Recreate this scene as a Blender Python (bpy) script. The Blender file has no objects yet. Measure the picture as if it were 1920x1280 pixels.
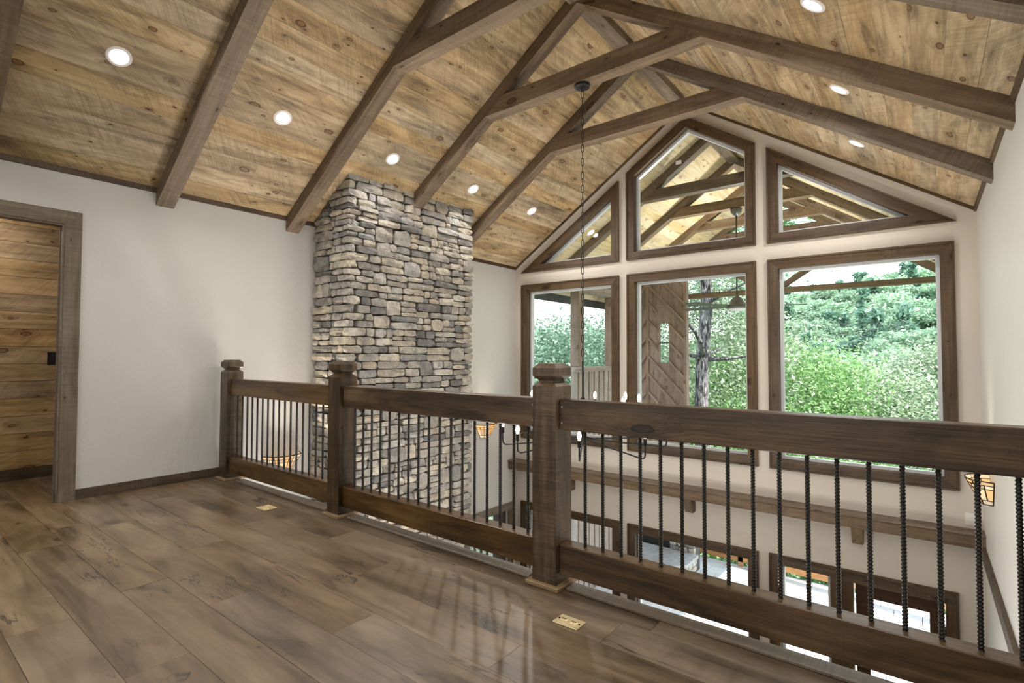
import bpy, bmesh, math, random
import numpy as np
from mathutils import Vector, Matrix
from mathutils.geometry import tessellate_polygon

random.seed(7)
rng = np.random.default_rng(11)
C = bpy.context.scene.collection
S = bpy.context.scene

# ------------------------------------------------------------------ camera, sky, sun, exposure
cam_d = bpy.data.cameras.new('camera')
cam = bpy.data.objects.new('camera', cam_d); C.objects.link(cam)
cam_d.sensor_width = 36.0; cam_d.lens = 18.3715; cam_d.clip_start = 0.05; cam_d.clip_end = 2000
Rm = ((0.78524, 0.01642, 0.61898), (0.61919, -0.02483, -0.78485), (0.00248, 0.99956, -0.02967))
cam.matrix_world = Matrix(Rm).to_4x4()
cam.matrix_world.translation = (0, 0, 1.12)
S.camera = cam
S.view_settings.view_transform = 'Standard'; S.view_settings.look = 'None'
S.view_settings.gamma = 1.0; S.view_settings.use_curve_mapping = False
S.view_settings.exposure = 0.12

W = bpy.data.worlds.new('sky'); S.world = W; W.use_nodes = True
nt = W.node_tree; nt.nodes.clear()
wo = nt.nodes.new('ShaderNodeOutputWorld'); bg = nt.nodes.new('ShaderNodeBackground')
tc = nt.nodes.new('ShaderNodeTexCoord'); sx = nt.nodes.new('ShaderNodeSeparateXYZ'); cr = nt.nodes.new('ShaderNodeValToRGB')
nt.links.new(tc.outputs['Generated'], sx.inputs[0]); nt.links.new(sx.outputs['Z'], cr.inputs[0])
cr.color_ramp.elements[0].color = (0.93, 0.97, 0.97, 1); cr.color_ramp.elements[0].position = 0.0
cr.color_ramp.elements[1].color = (0.60, 0.76, 0.95, 1); cr.color_ramp.elements[1].position = 0.9
nt.links.new(cr.outputs[0], bg.inputs[0]); nt.links.new(bg.outputs[0], wo.inputs[0])
bg.inputs[1].default_value = 3.2

sun_d = bpy.data.lights.new('sun', 'SUN'); sun = bpy.data.objects.new('sun', sun_d); C.objects.link(sun)
sun_d.energy = 12.0; sun_d.angle = 0.012; sun_d.color = (1.0, 0.97, 0.92)
sun.rotation_euler = Vector((0.75, -0.10, 1.0)).to_track_quat('Z', 'Y').to_euler()

# lamp powers (hall, main floor and porch fill feed added lights without fixtures)
P_DOWN = 15.0; P_SCONCE = 12.0; P_BULB = 7.0; P_HALL = 9.0; P_MAIN = 105.0; P_PORCH_FILL = 60.0
LAMP_COL = (1.0, 0.96, 0.91)

# ------------------------------------------------------------------ material helpers
class NT:
    def __init__(s, name):
        s.m = bpy.data.materials.new(name); s.m.use_nodes = True
        s.t = s.m.node_tree; s.t.nodes.clear()
        s.out = s.n('ShaderNodeOutputMaterial')
    def n(s, ty, **kw):
        x = s.t.nodes.new(ty)
        for k, v in kw.items(): setattr(x, k, v)
        return x
    def l(s, a, b): s.t.links.new(a, b)
    def setv(s, node, **kw):
        for k, v in kw.items(): node.inputs[k.replace('_', ' ')].default_value = v
    def ramp(s, fac, stops):
        r = s.n('ShaderNodeValToRGB'); e = r.color_ramp.elements
        while len(e) < len(stops): e.new(0.5)
        for i, (p, c) in enumerate(stops):
            e[i].position = p; e[i].color = (*c, 1) if len(c) == 3 else c
        s.l(fac, r.inputs[0]); return r.outputs[0]
    def math(s, op, a, b=None, c=None, clamp=False):
        m = s.n('ShaderNodeMath', operation=op); m.use_clamp = clamp
        for i, v in enumerate((a, b, c)):
            if v is None: continue
            if isinstance(v, (int, float)): m.inputs[i].default_value = v
            else: s.l(v, m.inputs[i])
        return m.outputs[0]
    def mix(s, fac, a, b, mode='MIX'):
        m = s.n('ShaderNodeMix', data_type='RGBA', blend_type=mode)
        for i, v in ((0, fac), (6, a), (7, b)):
            if isinstance(v, (int, float)): m.inputs[i].default_value = v
            elif isinstance(v, tuple): m.inputs[i].default_value = (*v, 1) if len(v) == 3 else v
            else: s.l(v, m.inputs[i])
        return m.outputs[2]
    def noise(s, vec, scale, detail=4, rough=0.55, dist=0.0):
        x = s.n('ShaderNodeTexNoise'); s.setv(x, Scale=scale, Detail=detail, Roughness=rough, Distortion=dist)
        s.l(vec, x.inputs['Vector']); return x.outputs['Fac']
    def mapv(s, vec, scale=(1, 1, 1), loc=(0, 0, 0)):
        x = s.n('ShaderNodeMapping'); x.inputs['Scale'].default_value = scale; x.inputs['Location'].default_value = loc
        s.l(vec, x.inputs['Vector']); return x.outputs[0]
    def bump(s, h, strength, dist=0.01, normal=None):
        x = s.n('ShaderNodeBump'); x.inputs['Strength'].default_value = strength; x.inputs['Distance'].default_value = dist
        s.l(h, x.inputs['Height'])
        if normal is not None: s.l(normal, x.inputs['Normal'])
        return x.outputs[0]
    def bsdf(s, col, rough=0.6, metal=0.0, normal=None, spec=0.5, **kw):
        b = s.n('ShaderNodeBsdfPrincipled')
        for k, v in (('Base Color', col), ('Roughness', rough), ('Metallic', metal), ('Specular IOR Level', spec)):
            if isinstance(v, tuple): b.inputs[k].default_value = (*v, 1) if len(v) == 3 else v
            elif isinstance(v, (int, float)): b.inputs[k].default_value = v
            else: s.l(v, b.inputs[k])
        if normal is not None: s.l(normal, b.inputs['Normal'])
        for k, v in kw.items(): b.inputs[k.replace('_', ' ')].default_value = v
        s.l(b.outputs[0], s.out.inputs[0]); return b

def plain(name, col, rough=0.5, metal=0.0, noise=0.06, nscale=20, **kw):
    t = NT(name); co = t.n('ShaderNodeTexCoord').outputs['Object']
    f = t.noise(co, nscale, 3)
    c = t.mix(1.0, col, t.ramp(f, [(0.25, (1 - noise,) * 3), (0.75, (1 + noise,) * 3)]), 'MULTIPLY')
    t.bsdf(c, rough, metal, **kw); return t.m

def emit(name, col, strength):
    t = NT(name); e = t.n('ShaderNodeEmission'); e.inputs[0].default_value = (*col, 1); e.inputs[1].default_value = strength
    t.l(e.outputs[0], t.out.inputs[0]); return t.m

def wood(name, dark, mid, light, rough=0.6, knots=0.4, saw=0.4, blotch=0.5, vary=0.2, grain=14.0, spec=0.35,
         bumpk=0.25, cracks=0.0, knot_scale=(3.0, 5.5), arc=0.0, grey=0.0, sawf=52.0, ksize=1.0, contrast=0.24):
    """timber whose grain follows the piece's own X axis; saw-mill marks run across it, turned by `arc`"""
    t = NT(name)
    co = t.n('ShaderNodeTexCoord').outputs['Object']
    rnd = t.n('ShaderNodeObjectInfo').outputs['Random']
    off = t.n('ShaderNodeCombineXYZ')
    t.l(t.math('MULTIPLY', rnd, 37.0), off.inputs[0]); t.l(t.math('MULTIPLY', rnd, 91.0), off.inputs[1]); t.l(t.math('MULTIPLY', rnd, 53.0), off.inputs[2])
    va = t.n('ShaderNodeVectorMath', operation='ADD'); t.l(co, va.inputs[0]); t.l(off.outputs[0], va.inputs[1])
    v = va.outputs[0]
    sv = t.n('ShaderNodeSeparateXYZ'); t.l(v, sv.inputs[0])
    flat = t.n('ShaderNodeCombineXYZ'); t.l(sv.outputs[0], flat.inputs[0]); t.l(t.math('ADD', sv.outputs[1], sv.outputs[2]), flat.inputs[1])
    warp = t.n('ShaderNodeVectorMath', operation='ADD'); t.l(flat.outputs[0], warp.inputs[0])
    wn = t.n('ShaderNodeTexNoise'); t.setv(wn, Scale=14.0, Detail=2.0); t.l(v, wn.inputs['Vector'])
    wsc = t.n('ShaderNodeVectorMath', operation='SCALE'); wsc.inputs['Scale'].default_value = 0.016; t.l(wn.outputs['Color'], wsc.inputs[0]); t.l(wsc.outputs[0], warp.inputs[1])
    def knot(scale, prob, size0, size1):
        vo = t.n('ShaderNodeTexVoronoi', voronoi_dimensions='2D'); vo.inputs['Scale'].default_value = 1.0
        t.l(t.mapv(warp.outputs[0], (scale[0], scale[1], 1)), vo.inputs['Vector'])
        sep = t.n('ShaderNodeSeparateColor'); t.l(vo.outputs['Color'], sep.inputs[0])
        has = t.math('GREATER_THAN', sep.outputs[0], 1.0 - prob)
        kd = t.math('DIVIDE', vo.outputs['Distance'], t.math('MULTIPLY_ADD', t.math('POWER', sep.outputs[1], 2.0), size1, size0))
        core = t.math('MULTIPLY', t.math('MULTIPLY', t.math('SUBTRACT', 1.15, kd), 4.0, clamp=True), has, clamp=True)
        halo = t.math('MULTIPLY', t.math('MULTIPLY_ADD', kd, -0.26, 1.0, clamp=True), has)
        return kd, core, halo
    kd, core, halo = knot(knot_scale, knots, 0.055 * ksize, 0.09 * ksize)
    kd2, core2, halo2 = knot((knot_scale[0] * 1.9, knot_scale[1] * 2.1), knots * 0.35, 0.05 * ksize, 0.05 * ksize)
    bend = t.n('ShaderNodeCombineXYZ'); hb = t.math('MULTIPLY', halo, 0.055); t.l(hb, bend.inputs[1]); t.l(hb, bend.inputs[2])
    vb = t.n('ShaderNodeVectorMath', operation='ADD'); t.l(v, vb.inputs[0]); t.l(bend.outputs[0], vb.inputs[1])
    g1 = t.noise(t.mapv(vb.outputs[0], (0.8, grain, grain)), 1.0, 5, 0.6, 0.8)
    g2 = t.noise(t.mapv(vb.outputs[0], (3.0, grain * 9, grain * 9)), 1.0, 3, 0.6)
    bl = t.noise(t.mapv(v, (0.9, 3.0, 3.0)), 1.6, 4, 0.6, 0.8)
    f = t.math('MULTIPLY_ADD', g2, 0.26, t.math('MULTIPLY', g1, 0.74))
    f = t.math('MULTIPLY_ADD', t.math('SUBTRACT', bl, 0.5), blotch, f)
    f = t.math('MULTIPLY_ADD', t.math('ADD', halo, halo2), -0.13, f)
    col = t.ramp(f, [(0.5 - contrast, dark), (0.5, mid), (0.5 + contrast, light)])
    if grey:
        gm = t.ramp(t.noise(t.mapv(v, (1.1, 5.5, 5.5)), 1.5, 4, 0.65, 1.0), [(0.52, (0, 0, 0)), (0.68, (1, 1, 1))])
        col = t.mix(t.math('MULTIPLY', gm, grey), col, t.mix(1.0, col, (0.46, 0.47, 0.52), 'MULTIPLY'))
    # saw marks: irregular fine bars
    rot = t.n('ShaderNodeVectorRotate', rotation_type='Z_AXIS'); t.l(v, rot.inputs['Vector'])
    if arc: t.l(t.math('MULTIPLY_ADD', t.math('SUBTRACT', t.math('FRACT', t.math('MULTIPLY', rnd, 17.7)), 0.5), arc * 0.7, arc), rot.inputs['Angle'])
    b1 = t.noise(t.mapv(rot.outputs[0], (sawf, 2.2, 2.2)), 1.0, 2, 0.5, 0.25)
    b2 = t.noise(t.mapv(rot.outputs[0], (sawf * 2.6, 7, 7)), 1.0, 2, 0.5)
    sb = t.math('MULTIPLY_ADD', b2, 0.5, t.math('MULTIPLY', b1, 0.5))
    bars = t.ramp(sb, [(0.42, (0, 0, 0)), (0.60, (1, 1, 1))])
    patch = t.ramp(t.noise(v, 2.4, 3, 0.6), [(0.36, (0.15,) * 3), (0.62, (1, 1, 1))])
    sm = t.math('MULTIPLY', bars, patch)
    col = t.mix(t.math('MULTIPLY', sm, saw), col, t.mix(1.0, col, (0.42, 0.40, 0.39), 'MULTIPLY'))
    kc = t.ramp(kd, [(0.0, (dark[0] * 0.9, dark[1] * 0.72, dark[2] * 0.6)), (0.55, (dark[0] * 1.2, dark[1] * 0.92, dark[2] * 0.78)), (0.85, (dark[0] * .22, dark[1] * .18, dark[2] * .16)), (1.0, (dark[0] * .5, dark[1] * .4, dark[2] * .35))])
    col = t.mix(t.math('MULTIPLY', core, 0.9), col, kc)
    col = t.mix(t.math('MULTIPLY', core2, 0.9), col, (dark[0] * .3, dark[1] * .24, dark[2] * .2))
    if cracks:
        ck = t.noise(t.mapv(v, (0.55, 4.0, 4.0)), 1.3, 4, 0.6, 1.2)
        cm = t.math('SUBTRACT', 1.0, t.math('MULTIPLY', t.math('ABSOLUTE', t.math('SUBTRACT', ck, 0.5)), 75.0), clamp=True)
        cm = t.math('MULTIPLY', cm, t.ramp(t.noise(v, 1.5, 2), [(0.53, (0, 0, 0)), (0.59, (1, 1, 1))]))
        col = t.mix(t.math('MULTIPLY', cm, cracks), col, (0.010, 0.008, 0.007))
    hv = t.n('ShaderNodeHueSaturation')
    t.l(t.math('MULTIPLY_ADD', rnd, vary * 2, 1.0 - vary), hv.inputs['Value'])
    r2 = t.math('FRACT', t.math('MULTIPLY', rnd, 7.31))
    t.l(t.math('MULTIPLY_ADD', r2, 0.3, 0.85), hv.inputs['Saturation'])
    t.l(col, hv.inputs['Color'])
    h = t.math('MULTIPLY_ADD', sb, 0.9 * saw, t.math('MULTIPLY', g2, 0.5))
    nm = t.bump(h, bumpk, 0.004)
    ro = t.math('MULTIPLY_ADD', g2, 0.25, rough - 0.12)
    t.bsdf(hv.outputs[0], ro, 0.0, nm, spec)
    return t.m

def plaster(name, col, bscale=70, bstr=0.35, rough=0.7):
    t = NT(name); co = t.n('ShaderNodeNewGeometry').outputs['Position']
    n1 = t.noise(co, bscale, 4, 0.6); n2 = t.noise(co, bscale * 0.3, 2)
    h = t.math('MULTIPLY_ADD', n1, 0.7, t.math('MULTIPLY', n2, 0.6))
    c = t.mix(1.0, col, t.ramp(t.noise(co, 1.2, 3), [(0.3, (0.97, 0.97, 0.97)), (0.7, (1.02, 1.02, 1.02))]), 'MULTIPLY')
    t.bsdf(c, rough, 0, t.bump(h, bstr, 0.006), 0.35); return t.m

M = {}
M['ceiling'] = wood('ceiling_pine', (0.20, 0.135, 0.075), (0.42, 0.305, 0.175), (0.60, 0.465, 0.295), 0.62, 0.34, 0.50, 0.75, 0.10, 11, arc=0.75, grey=0.75)
M['hallboard'] = wood('hall_pine', (0.21, 0.125, 0.055), (0.44, 0.29, 0.145), (0.60, 0.43, 0.24), 0.6, 0.3, 0.5, 0.75, 0.12, 11, arc=0.9, grey=0.6)
M['beam'] = wood('beam_timber', (0.095, 0.064, 0.040), (0.185, 0.130, 0.085), (0.275, 0.205, 0.145), 0.6, 0.22, 0.40, 0.5, 0.10, 15, knot_scale=(2.0, 4.5), grey=0.3)
M['rail'] = wood('rail_timber', (0.034, 0.017, 0.006), (0.085, 0.046, 0.018), (0.150, 0.088, 0.038), 0.33, 0.20, 0.22, 0.8, 0.08, 14, 0.5, 0.35, knot_scale=(1.3, 3.6), ksize=0.8, contrast=0.15, sawf=90)
M['post'] = wood('post_timber', (0.020, 0.010, 0.004), (0.070, 0.040, 0.016), (0.150, 0.092, 0.044), 0.36, 0.15, 0.95, 0.8, 0.06, 10, 0.5, 0.5, sawf=42, contrast=0.17)
M['casing'] = wood('casing_timber', (0.038, 0.022, 0.010), (0.086, 0.054, 0.028), (0.140, 0.092, 0.052), 0.55, 0.2, 0.45, 0.6, 0.08, 16, sawf=70)
M['greytrim'] = wood('door_trim_timber', (0.085, 0.064, 0.042), (0.165, 0.128, 0.088), (0.235, 0.190, 0.140), 0.6, 0.2, 0.40, 0.6, 0.06, 15)
M['floor'] = wood('floor_oak', (0.066, 0.043, 0.023), (0.158, 0.110, 0.066), (0.240, 0.175, 0.112), 0.34, 0.12, 0.10, 1.0, 0.08, 8, 0.55, 0.10, cracks=0.95, knot_scale=(1.8, 3.6), ksize=0.6, grey=0.35, sawf=30)
M['nosing'] = wood('nosing_timber', (0.10, 0.075, 0.050), (0.20, 0.155, 0.11), (0.30, 0.245, 0.185), 0.38, 0.1, 0.55, 0.3, 0.05, 18)
M['base'] = wood('post_base_timber', (0.15, 0.10, 0.055), (0.28, 0.195, 0.115), (0.40, 0.29, 0.185), 0.5, 0.1, 0.2, 0.3, 0.05, 18)
M['clad'] = wood('cladding', (0.17, 0.110, 0.080), (0.30, 0.205, 0.155), (0.41, 0.295, 0.23), 0.7, 0.15, 0.3, 0.7, 0.07, 10)
M['greyclad'] = wood('weathered_cladding', (0.22, 0.175, 0.15), (0.36, 0.295, 0.26), (0.47, 0.395, 0.355), 0.7, 0.15, 0.2, 0.5, 0.08, 12)
M['porchboard'] = wood('porch_pine', (0.42, 0.29, 0.15), (0.68, 0.53, 0.33), (0.82, 0.69, 0.48), 0.6, 0.35, 0.12, 0.4, 0.08, 11, grey=0.15)
M['orange'] = wood('cedar_rail', (0.22, 0.10, 0.035), (0.40, 0.20, 0.075), (0.52, 0.29, 0.13), 0.6, 0.1, 0.1, 0.4, 0.05, 14)
M['doorwood'] = wood('door_wood', (0.028, 0.014, 0.009), (0.055, 0.028, 0.017), (0.085, 0.045, 0.028), 0.4, 0.05, 0.05, 0.4, 0.05, 18)
M['wall'] = plaster('wall_paint', (0.585, 0.57, 0.54), 50, 0.5)
M['gable'] = plaster('gable_paint', (0.60, 0.545, 0.475), 90, 0.15)
M['walltex'] = plaster('wall_paint_heavy', (0.68, 0.66, 0.62), 55, 0.8, 0.45)
M['vinyl'] = plain('window_vinyl', (0.62, 0.64, 0.66), 0.35, 0, 0.02)
M['black'] = plain('black_iron', (0.018, 0.017, 0.017), 0.42, 0.6, 0.2, 60)
M['rebar'] = plain('rebar_steel', (0.050, 0.045, 0.041), 0.28, 0.8, 0.25, 120)
M['brass'] = plain('polished_brass', (0.80, 0.66, 0.38), 0.38, 0.45, 0.05)
M['darkbrass'] = plain('dark_brass', (0.10, 0.07, 0.03), 0.35, 1.0, 0.1)
M['chrome'] = plain('satin_nickel', (0.55, 0.55, 0.57), 0.3, 1.0, 0.05)
M['screw'] = plain('screw_steel', (0.6, 0.58, 0.55), 0.3, 1.0, 0.05)
M['whiteplastic'] = plain('white_plastic', (0.75, 0.73, 0.70), 0.4, 0, 0.02)
M['blackplastic'] = plain('black_plastic', (0.008, 0.008, 0.009), 0.35, 0, 0.1)
M['fan'] = plain('fan_metal', (0.13, 0.13, 0.12), 0.4, 0.5, 0.1)
M['mortar'] = plain('dark_mortar', (0.085, 0.078, 0.07), 0.95, 0, 0.3, 40)
M['soffit'] = plain('soffit_paint', (0.30, 0.31, 0.33), 0.6, 0, 0.05)
M['gutter'] = plain('gutter_metal', (0.10, 0.10, 0.11), 0.45, 0.2, 0.05)
M['firebox'] = plain('firebox_black', (0.015, 0.014, 0.014), 0.8, 0, 0.3)
M['slab'] = plain('hearth_slab', (0.34, 0.33, 0.33), 0.6, 0, 0.25, 8)
M['lens'] = emit('lamp_lens', (1.0, 0.94, 0.90), 5.0)
M['bulb'] = emit('bulb_glow', (1.0, 0.80, 0.55), P_BULB)
M['lampring'] = plain('lamp_trim_ring', (0.80, 0.76, 0.74), 0.4, 0, 0.02)
M['lead'] = plain('lead_came', (0.03, 0.022, 0.015), 0.5, 0.6, 0.2)

t = NT('window_glass'); fr = t.n('ShaderNodeFresnel'); fr.inputs[0].default_value = 1.45
tr = t.n('ShaderNodeBsdfTransparent'); gl = t.n('ShaderNodeBsdfGlossy'); gl.inputs['Roughness'].default_value = 0.0
ms = t.n('ShaderNodeMixShader'); t.l(t.math('MULTIPLY', fr.outputs[0], 0.2), ms.inputs[0]); t.l(tr.outputs[0], ms.inputs[1]); t.l(gl.outputs[0], ms.inputs[2]); t.l(ms.outputs[0], t.out.inputs[0])
tr.inputs[0].default_value = (0.97, 0.985, 0.98, 1); M['glass'] = t.m

# ledge stone, one tone per stone
def stone_mat(name, per_island):
    t = NT(name); geo = t.n('ShaderNodeNewGeometry'); pos = geo.outputs['Position']
    r = geo.outputs['Random Per Island'] if per_island else t.n('ShaderNodeObjectInfo').outputs['Random']
    tone = t.ramp(r, [(0.0, (0.165, 0.158, 0.155)), (0.12, (0.235, 0.225, 0.215)), (0.30, (0.39, 0.365, 0.325)), (0.48, (0.30, 0.28, 0.255)),
                      (0.62, (0.47, 0.425, 0.36)), (0.78, (0.38, 0.33, 0.265)), (0.90, (0.52, 0.49, 0.43)), (1.0, (0.33, 0.325, 0.325))])
    n1 = t.noise(pos, 9, 5, 0.65, 0.6); n2 = t.noise(pos, 45, 5, 0.6)
    c = t.mix(0.75, tone, t.ramp(n1, [(0.28, (0.42, 0.41, 0.42)), (0.5, (1, 1, 1)), (0.72, (1.45, 1.38, 1.25))]), 'MULTIPLY')
    rust = t.ramp(t.noise(pos, 5.5, 3, 0.6, 0.5), [(0.60, (0, 0, 0)), (0.72, (1, 1, 1))])
    c = t.mix(t.math('MULTIPLY', rust, 0.35), c, (0.34, 0.22, 0.12))
    c = t.mix(0.5, c, t.ramp(n2, [(0.3, (0.6, 0.6, 0.6)), (0.7, (1.3, 1.3, 1.3))]), 'MULTIPLY')
    h = t.math('MULTIPLY_ADD', n2, 0.5, n1)
    t.bsdf(c, 0.85, 0, t.bump(h, 0.9, 0.02), 0.25); return t.m
M['stone'] = stone_mat('ledge_stone', False); M['stone_i'] = stone_mat('ledge_stone_small', True)

LEAF_GAIN = 1.2
def leaf_mat(name, c0, c1, c2, trans=0.4):
    t = NT(name); r = t.n('ShaderNodeNewGeometry').outputs['Random Per Island']; o = t.n('ShaderNodeObjectInfo').outputs['Random']
    pos = t.n('ShaderNodeNewGeometry').outputs['Position']
    f = t.math('FRACT', t.math('ADD', r, t.math('MULTIPLY', o, 0.37)))
    g_ = LEAF_GAIN; c0, c1, c2 = [tuple(q * g_ for q in c) for c in (c0, c1, c2)]
    col = t.ramp(f, [(0.0, c0), (0.55, c1), (1.0, c2)])
    hv = t.n('ShaderNodeHueSaturation'); t.l(t.math('MULTIPLY_ADD', o, 0.4, 0.8), hv.inputs['Value']); t.l(col, hv.inputs['Color'])
    d = t.n('ShaderNodeBsdfDiffuse'); tl = t.n('ShaderNodeBsdfTranslucent'); mx = t.n('ShaderNodeMixShader'); mx.inputs[0].default_value = trans
    t.l(hv.outputs[0], d.inputs[0]); t.l(hv.outputs[0], tl.inputs[0]); t.l(d.outputs[0], mx.inputs[1]); t.l(tl.outputs[0], mx.inputs[2])
    gs = t.n('ShaderNodeBsdfGlossy'); gs.inputs['Roughness'].default_value = 0.45; m2 = t.n('ShaderNodeMixShader'); m2.inputs[0].default_value = 0.05
    t.l(mx.outputs[0], m2.inputs[1]); t.l(gs.outputs[0], m2.inputs[2]); t.l(m2.outputs[0], t.out.inputs[0]); return t.m
M['leaf_mid'] = leaf_mat('leaf_mid', (0.055, 0.115, 0.045), (0.10, 0.20, 0.08), (0.22, 0.33, 0.16))
M['leaf_bright'] = leaf_mat('leaf_bright', (0.09, 0.18, 0.055), (0.17, 0.30, 0.10), (0.34, 0.46, 0.22))
M['leaf_pale'] = leaf_mat('leaf_pale', (0.11, 0.17, 0.085), (0.24, 0.30, 0.185), (0.48, 0.52, 0.41))
M['leaf_cool'] = leaf_mat('leaf_cool', (0.085, 0.155, 0.095), (0.17, 0.28, 0.18), (0.38, 0.49, 0.36))
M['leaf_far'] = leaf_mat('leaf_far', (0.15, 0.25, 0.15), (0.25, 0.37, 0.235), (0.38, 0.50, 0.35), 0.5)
M['leaf_pine'] = leaf_mat('leaf_pine', (0.075, 0.16, 0.11), (0.12, 0.22, 0.155), (0.19, 0.30, 0.21), 0.3)
t = NT('bark'); p_ = t.n('ShaderNodeTexCoord').outputs['Object']; b1 = t.noise(t.mapv(p_, (9, 9, 2.2)), 1.6, 6, 0.65, 0.8)
t.bsdf(t.ramp(b1, [(0.38, (0.018, 0.016, 0.015)), (0.5, (0.12, 0.11, 0.11)), (0.62, (0.34, 0.32, 0.32))]), 0.9, 0, t.bump(b1, 1.0, 0.03), 0.2); M['bark'] = t.m
t = NT('hill_ground'); p_ = t.n('ShaderNodeNewGeometry').outputs['Position']; b1 = t.noise(p_, 0.12, 6, 0.7)
t.bsdf(t.ramp(b1, [(0.35, (0.03, 0.065, 0.03)), (0.65, (0.09, 0.15, 0.07))]), 0.95, 0, None, 0.1); M['ground'] = t.m
t = NT('patio_paver'); p_ = t.n('ShaderNodeTexCoord').outputs['Object']; o_ = t.n('ShaderNodeObjectInfo').outputs['Random']; b1 = t.noise(p_, 14, 5, 0.7)
pc = t.ramp(b1, [(0.3, (0.56, 0.555, 0.56)), (0.7, (0.70, 0.69, 0.68))])
hv = t.n('ShaderNodeHueSaturation'); t.l(t.math('MULTIPLY_ADD', o_, 0.2, 0.9), hv.inputs['Value']); t.l(pc, hv.inputs['Color'])
t.bsdf(hv.outputs[0], 0.7, 0, t.bump(b1, 0.3, 0.005), 0.3); M['paver'] = t.m
t = NT('amber_glass'); o_ = t.n('ShaderNodeObjectInfo').outputs['Random']; em = t.n('ShaderNodeEmission'); em.inputs[1].default_value = 1.1
t.l(t.ramp(o_, [(0.0, (1.0, 0.70, 0.36)), (0.35, (0.85, 0.38, 0.10)), (0.55, (1.0, 0.80, 0.52)), (0.8, (0.55, 0.42, 0.30)), (1.0, (1.0, 0.58, 0.22))]), em.inputs[0])
t.l(em.outputs[0], t.out.inputs[0]); M['amber'] = t.m

# ------------------------------------------------------------------ object helpers
def kind(o, k): o['kind'] = k; return o
def link(name, me, parent=None, mat=None):
    o = bpy.data.objects.new(name, me); C.objects.link(o)
    if mat is not None and me is not None and not me.materials: me.materials.append(mat)
    if parent is not None: o.parent = parent
    return o
def empty(name, loc=(0, 0, 0)):
    o = bpy.data.objects.new(name, None); C.objects.link(o); o.location = loc; o.empty_display_size = 0.1
    bpy.context.view_layer.update(); return o
def tag(o, label, cat, group=None):
    o['label'] = label; o['category'] = cat
    if group: o['group'] = group
    return o
def thing(name, label, cat, loc=(0, 0, 0), group=None): return tag(empty(name, loc), label, cat, group)

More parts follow.
